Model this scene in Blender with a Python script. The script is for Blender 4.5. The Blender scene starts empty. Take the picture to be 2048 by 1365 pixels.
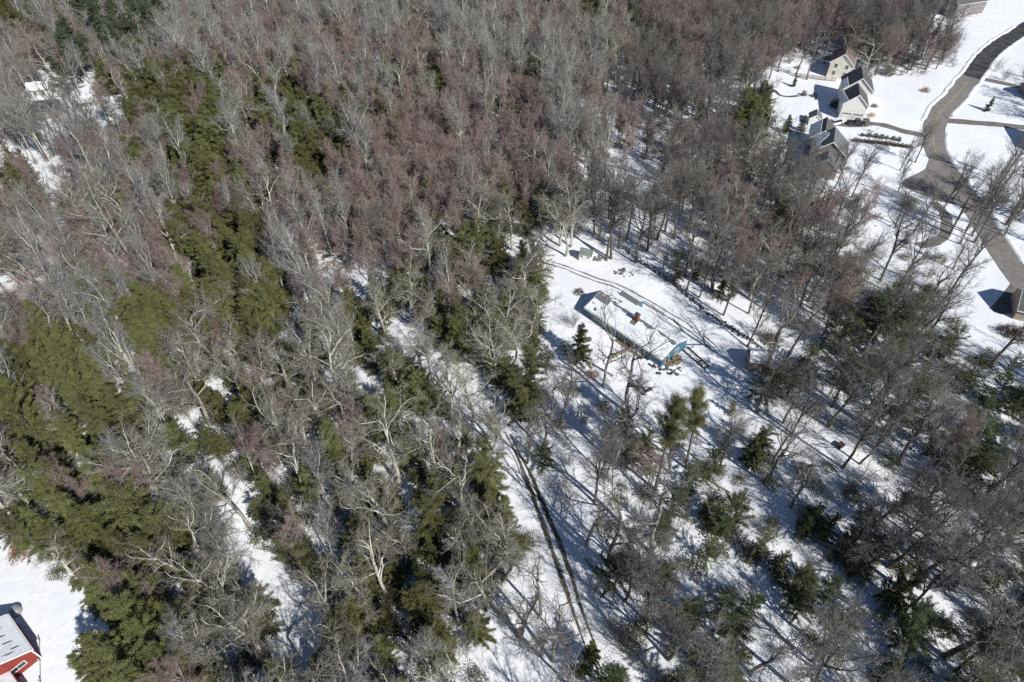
import bpy, math, random
import numpy as np
from mathutils import Vector

# ------------------------------------------------------------------ camera, sky, sun, exposure
SC = bpy.context.scene
COL = SC.collection
CAM_H, PITCH, FPX = 95.0, math.radians(45.0), 1320.0
cam = bpy.data.cameras.new('camera'); camo = bpy.data.objects.new('camera', cam); COL.objects.link(camo)
camo.location = (0, 0, CAM_H); camo.rotation_euler = (math.pi/2-PITCH, 0, 0)
cam.sensor_fit = 'HORIZONTAL'; cam.sensor_width = 36.0; cam.lens = 36.0*FPX/2048.0
cam.clip_start = 1.0; cam.clip_end = 6000.0
SC.camera = camo

SUN_EL, SUN_AZ = math.radians(39.0), math.radians(50.0)   # shadows run left and away from the camera
sun_dir = Vector((math.cos(SUN_AZ)*math.cos(SUN_EL), -math.sin(SUN_AZ)*math.cos(SUN_EL), math.sin(SUN_EL)))
w = bpy.data.worlds.new('World'); SC.world = w; w.use_nodes = True
wn = w.node_tree.nodes; wl = w.node_tree.links
sky = wn.new('ShaderNodeTexSky'); sky.sky_type = 'NISHITA'; sky.sun_disc = False
sky.sun_elevation = SUN_EL; sky.sun_rotation = math.atan2(sun_dir.x, sun_dir.y)
sky.air_density = 1.0; sky.dust_density = 0.1; sky.ozone_density = 6.0
wn['Background'].inputs['Strength'].default_value = 0.075
wl.new(sky.outputs[0], wn['Background'].inputs['Color'])
sl = bpy.data.lights.new('sun', 'SUN'); so = bpy.data.objects.new('sun', sl); COL.objects.link(so)
sl.energy = 4.9; sl.angle = math.radians(0.5); sl.color = (1.0, 0.985, 0.955)
so.rotation_euler = sun_dir.to_track_quat('Z', 'Y').to_euler(); so.location = (60, -60, 160)
SC.view_settings.view_transform = 'Standard'; SC.view_settings.look = 'None'
SC.view_settings.exposure = 0.10; SC.view_settings.gamma = 1.0
SC.render.engine = 'CYCLES'
cy = SC.cycles
cy.use_denoising = False
cy.sample_clamp_indirect = 3.0; cy.sample_clamp_direct = 8.0
cy.max_bounces = 4; cy.diffuse_bounces = 2; cy.glossy_bounces = 2; cy.transmission_bounces = 2
cy.caustics_reflective = False; cy.caustics_refractive = False

RNG = np.random.default_rng(20260)
random.seed(11)

# ------------------------------------------------------------------ helpers
def gz(x, y):
    """gentle lie of the land"""
    return (0.30*np.sin(x/17.0+1.0)*np.sin(y/13.0) + 0.16*np.sin(x/7.3+y/9.1) + 0.10*np.sin(x/5.1-y/6.3+2.0))

CT, ST = math.cos(PITCH), math.sin(PITCH)
def G(u, v, z=0.0):
    """photo pixel (2048 wide) -> world point at height z"""
    dx = (u-1024)/FPX; dy = (v-682.5)/FPX
    d = (dx, CT-dy*ST, -ST-dy*CT)
    t = (z-CAM_H)/d[2]
    return (t*d[0], t*d[1])
def pix(x, y, z):
    """world -> photo pixel (vectorised), used only to read the survey map of the wood"""
    zz = z-CAM_H
    dep = y*CT - zz*ST
    return 1024+FPX*x/dep, 682.5+FPX*(-(y*ST) - zz*CT)/dep

def link(o, parent=None):
    COL.objects.link(o)
    if parent is not None: o.parent = parent
    return o
def tag(o, label=None, cat=None, group=None, kind=None):
    if label: o['label'] = label
    if cat: o['category'] = cat
    if group: o['group'] = group
    if kind: o['kind'] = kind
    return o
def empty(name, x, y, rz=0.0, z=None, sc=1.0):
    o = bpy.data.objects.new(name, None); COL.objects.link(o)
    o.location = (x, y, float(gz(x, y)) if z is None else z); o.rotation_euler = (0, 0, rz); o.scale = (sc, sc, sc)
    o.empty_display_size = 0.3
    return o
def np_mesh(name, V, F, mats, smooth=True, midx=None):
    """quads (n,4) or tris (n,3) numpy mesh"""
    me = bpy.data.meshes.new(name)
    V = np.asarray(V, dtype=np.float32).reshape(-1, 3); F = np.asarray(F, dtype=np.int32)
    k = F.shape[1]; n = F.shape[0]
    me.vertices.add(len(V)); me.vertices.foreach_set('co', V.ravel())
    me.loops.add(n*k); me.loops.foreach_set('vertex_index', F.ravel())
    me.polygons.add(n)
    me.polygons.foreach_set('loop_start', np.arange(0, n*k, k, dtype=np.int32))
    try: me.polygons.foreach_set('loop_total', np.full(n, k, dtype=np.int32))
    except Exception: pass
    for m in (mats if isinstance(mats, (list, tuple)) else [mats]): me.materials.append(m)
    if midx is not None: me.polygons.foreach_set('material_index', np.asarray(midx, dtype=np.int32))
    me.polygons.foreach_set('use_smooth', np.full(n, smooth, dtype=bool))
    me.update(calc_edges=True)
    return me

class MB:
    """collects simple solids; build() links them as one mesh object"""
    def __init__(s): s.v = []; s.f = []
    def prism(s, bottom, top):
        n = len(bottom); b = len(s.v)
        s.v += [tuple(p) for p in bottom] + [tuple(p) for p in top]
        s.f.append(tuple(b+i for i in range(n))[::-1]); s.f.append(tuple(b+n+i for i in range(n)))
        for i in range(n):
            j = (i+1) % n; s.f.append((b+i, b+j, b+n+j, b+n+i))
        return s
    def box(s, x0, x1, y0, y1, z0, z1):
        return s.prism([(x0,y0,z0),(x1,y0,z0),(x1,y1,z0),(x0,y1,z0)], [(x0,y0,z1),(x1,y0,z1),(x1,y1,z1),(x0,y1,z1)])
    def bar(s, a, b, r, n=6, r2=None):
        a = Vector(a); b = Vector(b); d = (b-a).normalized()
        u = d.cross(Vector((0,0,1)) if abs(d.z) < .9 else Vector((1,0,0))).normalized(); v = d.cross(u)
        r2 = r if r2 is None else r2
        A = [a+u*(math.cos(t)*r)+v*(math.sin(t)*r) for t in [2*math.pi*i/n for i in range(n)]]
        B = [b+u*(math.cos(t)*r2)+v*(math.sin(t)*r2) for t in [2*math.pi*i/n for i in range(n)]]
        return s.prism(A[::-1], B[::-1]) if False else s.prism(A, B)
    def mesh(s, name, mat, smooth=False):
        me = bpy.data.meshes.new(name); me.from_pydata(s.v, [], s.f)
        me.materials.append(mat)
        import bmesh
        bm = bmesh.new(); bm.from_mesh(me); bmesh.ops.recalc_face_normals(bm, faces=bm.faces); bm.to_mesh(me); bm.free()
        if smooth: me.polygons.foreach_set('use_smooth', [True]*len(me.polygons))
        me.update(); return me
    def build(s, name, mat, parent=None, smooth=False):
        return link(bpy.data.objects.new(name, s.mesh(name, mat, smooth)), parent)

# ------------------------------------------------------------------ materials (all procedural)
def material(name, col, col2=None, scale=2.0, rough=0.8, bump=0.0, bscale=8.0, rand=0.0, spec=0.3, detail=4.0, metal=0.0, coords='Object', lo=.35, hi=.65):
    m = bpy.data.materials.new(name); m.use_nodes = True
    nt = m.node_tree; N = nt.nodes; L = nt.links
    b = N['Principled BSDF']; b.inputs['Roughness'].default_value = rough; b.inputs['Metallic'].default_value = metal
    b.inputs['Specular IOR Level'].default_value = spec
    tc = N.new('ShaderNodeTexCoord')
    if col2 is not None:
        no = N.new('ShaderNodeTexNoise'); no.inputs['Scale'].default_value = scale; no.inputs['Detail'].default_value = detail
        L.new(tc.outputs[coords], no.inputs['Vector'])
        cr = N.new('ShaderNodeValToRGB'); cr.color_ramp.elements[0].position = lo; cr.color_ramp.elements[1].position = hi
        cr.color_ramp.elements[0].color = (*col, 1); cr.color_ramp.elements[1].color = (*col2, 1)
        L.new(no.outputs[0], cr.inputs[0]); out = cr.outputs[0]
    else:
        rgb = N.new('ShaderNodeRGB'); rgb.outputs[0].default_value = (*col, 1); out = rgb.outputs[0]
    if rand > 0:
        oi = N.new('ShaderNodeObjectInfo')
        mr = N.new('ShaderNodeMapRange'); mr.inputs['To Min'].default_value = 1-rand; mr.inputs['To Max'].default_value = 1+rand
        L.new(oi.outputs['Random'], mr.inputs['Value'])
        hs = N.new('ShaderNodeHueSaturation'); L.new(mr.outputs[0], hs.inputs['Value'])
        ml = N.new('ShaderNodeMath'); ml.operation = 'MULTIPLY_ADD'; ml.inputs[1].default_value = 0.035; ml.inputs[2].default_value = 0.487
        L.new(oi.outputs['Random'], ml.inputs[0]); L.new(ml.outputs[0], hs.inputs['Hue'])
        L.new(out, hs.inputs['Color']); out = hs.outputs[0]
    L.new(out, b.inputs['Base Color'])
    if bump > 0:
        n2 = N.new('ShaderNodeTexNoise'); n2.inputs['Scale'].default_value = bscale; n2.inputs['Detail'].default_value = 5
        L.new(tc.outputs[coords], n2.inputs['Vector'])
        bp = N.new('ShaderNodeBump'); bp.inputs['Strength'].default_value = bump; bp.inputs['Distance'].default_value = 0.1
        L.new(n2.outputs[0], bp.inputs['Height']); L.new(bp.outputs[0], b.inputs['Normal'])
    return m

M = {}
M['snow']   = material('snow', (.80,.81,.83), (.86,.86,.86), .25, .65, .35, 1.3, spec=.2)
M['snow2']  = material('roof snow', (.82,.83,.84), (.88,.88,.88), .8, .6, .3, 3, spec=.2)
M['bark_pale'] = material('lichened pale bark', (.32,.30,.25), (.54,.52,.44), 1.6, .9, rand=.18)
M['bark_grey'] = material('grey brown bark', (.085,.072,.060), (.185,.165,.14), 1.4, .9, rand=.18)  # darkened with the half-shaded look of the right-hand trunks
M['bark_mid'] = material('mottled grey bark', (.11,.095,.08), (.30,.28,.24), 1.2, .9, rand=.2)
M['twig_haze'] = material('haze paled twigs', (.235,.22,.20), (.36,.345,.32), .8, .9, rand=.15)  # paler than the grey twigs; distance haze put into the colour
M['bark_red']  = material('maple bark', (.20,.175,.16), (.33,.30,.275), 1.4, .9, rand=.15)
M['twig_pale'] = material('pale grey twigs', (.225,.205,.165), (.35,.325,.265), .8, .9, rand=.15)
M['twig_grey'] = material('grey twigs', (.14,.126,.113), (.23,.212,.192), .8, .9, rand=.15)  # darkened like the grey bark, shade of the right wood in the tone
M['twig_red']  = material('reddish budding twigs', (.250,.178,.162), (.355,.265,.242), .35, .9, rand=.16)
M['needle']  = material('olive needles', (.088,.092,.034), (.175,.168,.062), .9, .75, rand=.22, spec=.25)
M['needle_dark'] = material('dark green needles', (.055,.068,.032), (.115,.13,.052), .9, .75, rand=.2, spec=.25)  # own colour on spruces; on loose evergreens it stands for shade
M['needle_pine'] = material('blue green pine needles', (.055,.075,.045), (.11,.135,.07), .9, .75, rand=.15, spec=.25)
M['laurel'] = material('laurel leaves', (.070,.078,.030), (.145,.148,.056), 1.2, .5, rand=.25, spec=.4)
M['brush']  = material('bare brush', (.155,.132,.115), (.27,.235,.21), .8, .9, rand=.25)
M['russet'] = material('russet dead leaves', (.22,.10,.045), (.33,.17,.08), 1.0, .9, rand=.2)
M['asphalt'] = material('worn grey asphalt', (.19,.172,.155), (.245,.222,.20), .6, .85, .15, 20)
M['asphalt_dark'] = material('asphalt dark with damp and tree shade', (.035,.034,.034), (.085,.08,.075), .35, .7, .15, 20)  # wet asphalt with the trees' shadows put into its colour
M['drive']   = material('tarmac drive', (.14,.125,.112), (.21,.19,.17), .7, .85, .15, 15)
M['yellow']  = material('faded yellow road paint', (.36,.28,.11), (.47,.38,.19), 3, .8)
M['mud']     = material('wet earth and dead grass', (.055,.045,.032), (.15,.125,.09), 1.8, .9, .4, 6)
M['mud_mid'] = material('thawing earth', (.10,.088,.07), (.34,.32,.29), 1.1, .9, .3, 6)
M['mud_pale'] = material('thawed gravel', (.16,.145,.125), (.36,.345,.32), 1.3, .9, .3, 6)
M['stone']   = material('lichened field stone', (.085,.08,.072), (.22,.205,.185), 2.2, .9, .5, 5, rand=.25)
M['blue']    = material('blue painted siding', (.060,.165,.235), (.072,.19,.265), 1.2, .6)
M['cream']   = material('cream vinyl siding', (.66,.62,.50), (.74,.69,.57), .8, .6)
M['ivory']   = material('ivory vinyl siding', (.78,.75,.67), (.83,.80,.73), .8, .55)
M['white']   = material('white paint', (.76,.75,.72), (.82,.81,.78), 1.5, .55)
M['taupe']   = material('taupe siding', (.21,.185,.175), (.25,.22,.205), 1.2, .7)
M['red']     = material('red barn paint', (.21,.032,.025), (.27,.045,.032), 1.5, .6)
M['tan']     = material('weathered tan boards', (.30,.245,.18), (.42,.35,.26), 2.5, .8)
M['wood']    = material('weathered wood', (.16,.115,.075), (.30,.225,.15), 3, .85, rand=.2)
M['wood_dark'] = material('dark stained timber', (.035,.028,.022), (.075,.062,.05), 3, .85)
M['shingle'] = material('grey asphalt shingles', (.135,.135,.135), (.19,.19,.185), 3.5, .9, .25, 25)
M['shingle_dark'] = material('charcoal shingles', (.085,.083,.085), (.125,.12,.12), 3.5, .9, .25, 25)
M['shingle_brown'] = material('brown shingles', (.155,.118,.10), (.21,.165,.145), 3.5, .9, .25, 25)
M['shingle_green'] = material('green metal roof', (.15,.175,.16), (.24,.26,.245), 2, .6)
M['metal_roof'] = material('snow dusted metal roof', (.70,.72,.74), (.82,.83,.84), .7, .5, .1, 4)
M['slot']    = material('bare metal roof showing through', (.07,.075,.085), (.11,.115,.12), 3, .5)
M['brick']   = material('red brick', (.17,.075,.055), (.25,.12,.085), 6, .85, .3, 20)
M['glass']   = material('window glass', (.025,.03,.036), None, rough=.08, spec=.6)
M['paint_dark'] = material('dark grey car paint', (.018,.020,.024), None, rough=.25, spec=.6)
M['paint_white'] = material('white car paint', (.72,.73,.74), None, rough=.3, spec=.5)
M['tyre']    = material('tyre rubber', (.02,.02,.02), None, rough=.9)
M['chrome']  = material('alloy wheel', (.45,.45,.46), None, rough=.35, metal=.8)
M['lamp_red'] = material('tail lamp', (.35,.02,.02), None, rough=.2)
M['lamp_clear'] = material('head lamp', (.7,.7,.68), None, rough=.1)
M['galv']    = material('galvanised metal', (.30,.31,.32), (.42,.43,.44), 3, .45, metal=.3)
M['teal']    = material('teal tarpaulin', (.03,.075,.085), (.045,.10,.11), 3, .5)
M['barrel']  = material('blue black plastic', (.02,.035,.06), None, rough=.4)
M['forsythia'] = material('yellow flowering shrub', (.38,.27,.045), (.55,.40,.06), 3, .8)
M['boxwood'] = material('clipped dark green leaves', (.028,.045,.020), (.060,.080,.030), 3, .6, rand=.2)
M['bronze']  = material('bronzed winter hedge', (.075,.055,.028), (.14,.10,.05), 3, .7, rand=.25)

# forest floor: snow with thawed leaf litter showing in patches of its own shape
def ground_material():
    m = bpy.data.materials.new('snow covered ground'); m.use_nodes = True
    nt = m.node_tree; N = nt.nodes; L = nt.links; b = N['Principled BSDF']
    b.inputs['Roughness'].default_value = .7; b.inputs['Specular IOR Level'].default_value = .2
    tc = N.new('ShaderNodeTexCoord')
    def noise(sc, det=5, rough=.6):
        n = N.new('ShaderNodeTexNoise'); n.inputs['Scale'].default_value = sc; n.inputs['Detail'].default_value = det; n.inputs['Roughness'].default_value = rough
        L.new(tc.outputs['Object'], n.inputs['Vector']); return n.outputs[0]
    def ramp(src, a, bb, c0, c1):
        r = N.new('ShaderNodeValToRGB'); r.color_ramp.elements[0].position = a; r.color_ramp.elements[1].position = bb
        r.color_ramp.elements[0].color = (*c0, 1); r.color_ramp.elements[1].color = (*c1, 1); L.new(src, r.inputs[0]); return r.outputs[0]
    snow = ramp(noise(.12), .35, .65, (.79,.80,.82), (.86,.86,.86))
    leaf = ramp(noise(2.2), .35, .65, (.09,.065,.045), (.22,.16,.11))
    at = N.new('ShaderNodeAttribute'); at.attribute_name = 'litter'
    n1 = noise(.55, 8, .7)
    ad = N.new('ShaderNodeMath'); ad.operation = 'MULTIPLY_ADD'; ad.inputs[1].default_value = .21; L.new(at.outputs['Fac'], ad.inputs[0]); L.new(n1, ad.inputs[2])
    mk = ramp(ad.outputs[0], .66, .76, (0,0,0), (1,1,1))
    mx = N.new('ShaderNodeMix'); mx.data_type = 'RGBA'; L.new(mk, mx.inputs['Factor']); L.new(snow, mx.inputs['A']); L.new(leaf, mx.inputs['B'])
    L.new(mx.outputs['Result'], b.inputs['Base Color'])
    bp = N.new('ShaderNodeBump'); bp.inputs['Strength'].default_value = .5; bp.inputs['Distance'].default_value = .25
    L.new(noise(.55, 3, .5), bp.inputs['Height']); L.new(bp.outputs[0], b.inputs['Normal'])
    return m
M['ground'] = ground_material()

# ------------------------------------------------------------------ survey of the wood (64-pixel squares of the photograph)
MAP = [
"EMWWWGGGRGGGGGGGRGMMRRGGRRGGGS..",
"GMWWMGGGGGRGGMGGGGGGDRGGGSSGGG..",
"GSsMEEEMMMGGMMRGMGGSGGSS..SGGS.S",
"GtStEEEMMMEMRRRRRGGGSSSE........",
"tSGGMEEMMEMRRRRRRGGSGGGGS......t",
"MsGGMMEMMMRRRRRRRGSSSGGGGS...ttt",
"GGGMGMMMRRMRRRRPPRSSSSGGGGGtttSS",
"GGGGMMEERRRRRPPPSccSSSSGGGGSttts",
"sGGGGREEMGRsPPPPMccccSSSSGGSStss",
"GGMEEEEEEPPPsMMPPcccccSSSSGDDDss",
"MEEEEEMMPPPPsPPPPSccccSSSDDDDDss",
"EEEMMPPPPPPPPsPPPSScccccDDDDDDDS",
"EMMEPPPPPPPPPPsPPSSSSSccSSSSDDDD",
"MEMPPPPPPPPPPPPsSSSSSSSDSSSSDDDD",
"PMEMPPsPPPPPPPPMSSSSSDDDSSSSDDDD",
"PMEMPPPsPPPPPPPMSSSSDDDDSSDDDDDD",
"MMEMEPPsPPPPPPPPSSSDDDDDDDDDDDDD",
".MEMEMPPsPPPPPPPSSSDDDDDDDDDDDDD",
"..sEMPPPssMPPPPSSSSDDDDDDDDDDDDD",
"..sEEMMPPsMMPPPSSSDDDDDDSDDDDDDD",
"..sEEMMPPPMMPPSSSSDDDDDDS.SDDDDD",
"..sEEMMPPPMMPPSSSSSDDDDDS..DDDDD"]
#            red  grey pale everg pine (trees per 100 square metres), brush, laurel
DENS = {'R': (5.4, .55, .30, .30, 0, 5.5, .5), 'G': (3.0, 2.4, .90, .10, 0, 5.5, .5), 'P': (.20, .70, 1.65, 4.4, 0, 3.6, 7.5),
        'E': (.25, .25, .35, 6.6, 0, 1.5, 4.0), 'M': (1.5, .75, .60, 4.2, 0, 3.8, 3.5), 'W': (.8, 1.4, .4, .4, 1.8, 3.0, .2),
        'S': (.10, .85, .75, .30, 0, 2.4, .5), 'D': (.08, .90, .60, 3.4, .02, 3.4, 4.0), 's': (0, .08, .10, .05, 0, .4, .1), 't': (.06, .50, .40, .12, 0, 1.6, .3),
        'c': (0, .12, .35, .04, 0, .5, .05), '.': (0, 0, 0, 0, 0, 0, 0)}
def code(u, v):
    c = int(min(max(u//64, 0), 31)); r = int(min(max(v//64, 0), 21))
    return MAP[r][c]

CLEAR = [ # open ground in photo pixels
 [(1045,470),(1120,470),(1200,500),(1330,565),(1480,655),(1570,715),(1590,790),(1500,800),(1430,790),(1300,800),(1215,760),(1150,650),(1110,580),(1050,540)],
 [(1540,150),(1640,165),(1760,150),(1880,150),(1945,150),(2060,178),(2060,330),(1960,335),(1945,395),(1900,412),(1820,410),(1720,385),(1700,345),(1620,345),(1620,270),(1540,262)],
 [(-60,1085),(85,1115),(165,1180),(150,1260),(110,1400),(-60,1400)],
 [(50,205),(250,195),(270,240),(70,250)],
 [(640,545),(735,545),(725,600),(650,600)],
 [(1215,350),(1320,340),(1320,400),(1215,415)],
 [(1860,0),(1990,0),(1920,35),(1860,35)]]
def inpoly(u, v, poly):
    c = False; n = len(poly); j = n-1
    for i in range(n):
        xi, yi = poly[i]; xj, yj = poly[j]
        if (yi > v) != (yj > v) and u < (xj-xi)*(v-yi)/(yj-yi)+xi: c = not c
        j = i
    return c

# ------------------------------------------------------------------ the setting
def smooth_path(pts, step=1.0):
    p = [np.array(q, float) for q in pts]
    p = [2*p[0]-p[1]] + p + [2*p[-1]-p[-2]]
    out = []
    for i in range(1, len(p)-2):
        n = max(2, int(np.hypot(*(p[i+1]-p[i]))/step))
        for k in range(n):
            t = k/n
            out.append(.5*((2*p[i])+(-p[i-1]+p[i+1])*t+(2*p[i-1]-5*p[i]+4*p[i+1]-p[i+2])*t*t+(-p[i-1]+3*p[i]-3*p[i+1]+p[i+2])*t**3))
    out.append(p[-2]); return np.array(out)
def ribbon(name, pts, width, mat, lift, jitter=0.0, label=None, cross=4, seed=1, kind='structure', taper=0):
    r = np.random.default_rng(seed)
    c = smooth_path(pts, .8); n = len(c)
    t = np.gradient(c, axis=0); t /= np.linalg.norm(t, axis=1)[:, None]
    nv = np.stack([-t[:, 1], t[:, 0]], 1)
    def wob():
        w0 = r.standard_normal(n); k = np.ones(3)/3
        return np.convolve(w0, k, 'same')*jitter
    wl_, wr_ = width/2+wob(), width/2+wob()
    if taper:
        e = np.clip(np.minimum(np.arange(n), np.arange(n)[::-1])/taper, .40, 1); wl_ *= e; wr_ *= e
    V = []; F = []
    for k in range(cross+1):
        s = k/cross
        q = c + nv*(wl_*(1-s)-wr_*s)[:, None]
        V.append(np.column_stack([q, gz(q[:, 0], q[:, 1])+lift]))
    V = np.stack(V, 1).reshape(-1, 3); m = cross+1
    for i in range(n-1):
        for k in range(cross): F.append((i*m+k, i*m+k+1, (i+1)*m+k+1, (i+1)*m+k))
    F = np.array(F)[:, ::-1]
    o = link(bpy.data.objects.new(name, np_mesh(name, V, F, mat)))
    return tag(o, label, None, None, kind)
def sheet(name, poly, mat, lift, label, step=2.0):
    """flat paved area from an outline of ground points, triangulated by a fine grid"""
    import bmesh
    bm = bmesh.new()
    vs = [bm.verts.new((x, y, 0)) for x, y in poly]; bm.faces.new(vs)
    for ax, lo, hi in ((0, min(p[0] for p in poly), max(p[0] for p in poly)), (1, min(p[1] for p in poly), max(p[1] for p in poly))):
        q = lo+step
        while q < hi:
            no = (1, 0, 0) if ax == 0 else (0, 1, 0); co = (q, 0, 0) if ax == 0 else (0, q, 0)
            bmesh.ops.bisect_plane(bm, geom=bm.verts[:]+bm.edges[:]+bm.faces[:], plane_co=co, plane_no=no); q += step
    for v in bm.verts: v.co.z = gz(v.co.x, v.co.y)+lift
    bmesh.ops.recalc_face_normals(bm, faces=bm.faces)
    if sum(f.normal.z for f in bm.faces) < 0: bmesh.ops.reverse_faces(bm, faces=bm.faces)
    me = bpy.data.meshes.new(name); bm.to_mesh(me); bm.free(); me.materials.append(mat)
    return tag(link(bpy.data.objects.new(name, me)), label, None, None, 'structure')

def build_ground():
    def axis(a, b, step, far):
        core = list(np.arange(a, b+.01, step)); lo = []; q = a; s = step
        while q > -far: s *= 1.6; q -= s; lo.append(q)
        hi = []; q = b; s = step
        while q < far: s *= 1.6; q += s; hi.append(q)
        return np.array(lo[::-1]+core+hi)
    xs = axis(-240, 240, 2.0, 2500); ys = axis(0, 330, 2.0, 3500)
    X, Y = np.meshgrid(xs, ys, indexing='ij')
    V = np.column_stack([X.ravel(), Y.ravel(), gz(X, Y).ravel()])
    nx, ny = len(xs), len(ys)
    I = np.arange(nx*ny).reshape(nx, ny)
    F = np.stack([I[:-1, :-1], I[1:, :-1], I[1:, 1:], I[:-1, 1:]], -1).reshape(-1, 4)
    me = np_mesh('ground', V, F, M['ground'])
    # leaf litter shows through the thin snow of the closed wood, not on the open lawns
    lit = np.zeros(len(V), np.float32)
    U, W_ = pix(V[:, 0], V[:, 1], V[:, 2]*0)
    for i in range(len(V)):
        if -240 <= V[i, 0] <= 240 and 0 <= V[i, 1] <= 330:
            c = code(U[i], W_[i]); lit[i] = {'R': 1, 'G': .8, 'E': .8, 'M': .8, 'P': .55, 'D': .45, 'W': .6, 'S': .25}.get(c, 0)
            if lit[i] and any(inpoly(U[i], W_[i], p) for p in CLEAR): lit[i] = 0
    at = me.attributes.new('litter', 'FLOAT', 'POINT'); at.data.foreach_set('value', lit)
    tag(link(bpy.data.objects.new('ground', me)), 'snow covered ground under the wood and lawns', None, None, 'structure')
build_ground()

PX = lambda pts: [G(*p) for p in pts]
road_c = PX([(2110,22),(2048,58),(2016,78),(1985,102),(1964,124),(1946,150),(1930,169),(1909,195),(1888,216),(1876,234),(1869,252),(1867,270),(1869,290),(1875,310),(1890,335),(1918,372),(1950,418),(1985,470),(2015,520),(2060,590)])
ribbon('road', road_c, 6.1, M['asphalt'], .06, .10, 'grey asphalt road curving past the lawns', seed=3)
dk = smooth_path(road_c, 1.0)
ribbon('damp_shaded_road_stretch', [tuple(p) for p in smooth_path(PX([(2110,22),(2048,58),(2016,78),(1985,102),(1964,124),(1946,150),(1940,157)]), 6)], 5.8, M['asphalt_dark'], .066, .12, 'damp stretch of road with tree shade in its dark colour', seed=4)  # dark colour carries both the damp and the tree shadows
ribbon('yellow_line', PX([(1934,166),(1909,195.5),(1888,216.5),(1876,234),(1869,252),(1866.5,270),(1868,290),(1873,308),(1880,323)]), .22, M['yellow'], .072, 0, 'faded yellow centre line on the road', cross=1)
sheet('road_turnout', [tuple(p) for p in smooth_path(PX([(1807,371),(1805,366),(1810,359),(1835,347),(1852,337),(1858,320),(1885,318),(1920,350),(1945,385),(1930,408),(1890,404),(1850,390),(1822,379)]), 2)], M['asphalt'], .05, 'wide asphalt mouth where the side drive joins')
ribbon('driveway', PX([(1862,272),(1838,270),(1806,264),(1774,254),(1745,249),(1715,247.5)]), 3.0, M['drive'], .04, .25, 'dark drive from the road to the white house', seed=5)
sheet('garage_apron', PX([(1655,252),(1660,243),(1690,243.5),(1722,246),(1745,250),(1735,255),(1700,256)]), M['drive'], .045, 'tarmac apron before the garage doors')
ribbon('driveway', PX([(1890,243),(1930,245.5),(1980,249),(2048,254),(2110,259)]), 3.3, M['drive'], .04, .15, 'straight drive crossing the right hand lawn', seed=6)
ribbon('driveway', PX([(1944,156),(1975,162),(2010,170),(2048,179),(2110,192)]), 3.0, M['drive'], .04, .15, 'far drive beyond the small spruce', seed=7)
ribbon('driveway', PX([(1868,402),(1886,420),(1894,442),(1890,468),(1868,486),(1835,494)]), 2.6, M['drive'], .035, .2, 'curving narrow drive off the road mouth', seed=8)
sheet('parking_court', [tuple(p) for p in smooth_path(PX([(1978,619),(1996,600),(2020,570),(2042,548),(2090,560),(2120,640),(2048,630),(2000,631)]), 2)], M['drive'], .045, 'paved court beside the dark roofed house')
ribbon('footpath', PX([(1528,176),(1548,180),(1560,190),(1580,193),(1598,191)]), 1.1, M['mud'], .03, .12, 'narrow dark path across the back lawn', seed=9)

Z2 = lambda pts: [G(1000+x/3.413, 450+y/3.413) for x, y in pts]
for k, (dx, dy, wd) in enumerate(((0, 0, .62), (16, -22, .55))):
    ribbon('wheel_rut', Z2([(x+dx*(.5+y/900), y+dy*(.5+y/900)) for x, y in [(215,248),(330,270),(420,298),(520,338),(650,392),(760,425),(860,470),(1000,545),(1120,615),(1250,695),(1350,770),(1440,850),(1490,910)]]), wd*.75, M['mud_pale'] if k else M['mud_mid'], .03+.002*k, .14, ('inner' if k else 'outer')+' wheel rut of the drive behind the blue house', seed=20+k, taper=6)
Z7 = lambda pts: [G(900+x/2.65, 850+y/2.65) for x, y in pts]
RUT_L = Z7([(290,40),(340,130),(400,270),(455,420),(505,560),(590,800),(650,980),(705,1140),(740,1240)])
RUT_R = Z7([(325,60),(372,160),(440,290),(520,480),(580,620),(642,800),(700,985),(760,1140),(790,1230)])
for side, pts, sd in (('left', RUT_L, 30), ('right', RUT_R, 31)):
    ribbon('rut_fringe', pts, .72, M['mud_mid'], .022, .16, 'churned slush along the '+side+' rut of the lower drive', seed=sd+50, taper=12)
    ribbon('wheel_rut', pts, .52, M['mud'], .03, .14, side+' wheel rut of the lower drive', seed=sd, taper=12)
def snow_bank(label, pts, off, seed, hgt=.30):
    r = np.random.default_rng(seed); c = smooth_path(pts, .7); n = len(c)
    t = np.gradient(c, axis=0); t /= np.linalg.norm(t, axis=1)[:, None]; nv = np.stack([-t[:, 1], t[:, 0]], 1)
    hh = np.convolve(np.abs(r.standard_normal(n)), np.ones(5)/5, 'same')*hgt; sh = np.convolve(r.standard_normal(n), np.ones(4)/4, 'same')*.22
    prof = [(-.75, -.05), (-.45, .45), (-.12, 1.0), (.2, .8), (.55, .3), (.85, -.05)]; V = []
    for a, b in prof:
        q = c+nv*(off+a+sh)[:, None] if np.ndim(off) else c+nv*((off+a)+sh)[:, None]
        V.append(np.column_stack([q, gz(q[:, 0], q[:, 1])+.03+(hh*b if b > 0 else np.full(n, b))]))
    V = np.stack(V, 1).reshape(-1, 3); m = len(prof); F = np.array([(i*m+k, i*m+k+1, (i+1)*m+k+1, (i+1)*m+k) for i in range(n-1) for k in range(m-1)])[:, ::-1]
    tag(link(bpy.data.objects.new('snow_bank', np_mesh('snow_bank', V, F, M['snow2']))), label, None, None, 'structure')
snow_bank('ploughed snow along the right verge of the road', PX([(2048,58),(2016,78),(1985,102),(1964,124),(1946,150),(1930,169),(1909,195),(1888,216),(1880,228)]), 3.5, 61)
snow_bank('ploughed snow along the right verge below the straight drive', PX([(1871,262),(1867,272),(1869,290),(1875,310),(1890,335),(1918,372),(1950,418),(1985,470),(2015,520)]), 3.5, 62)
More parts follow.
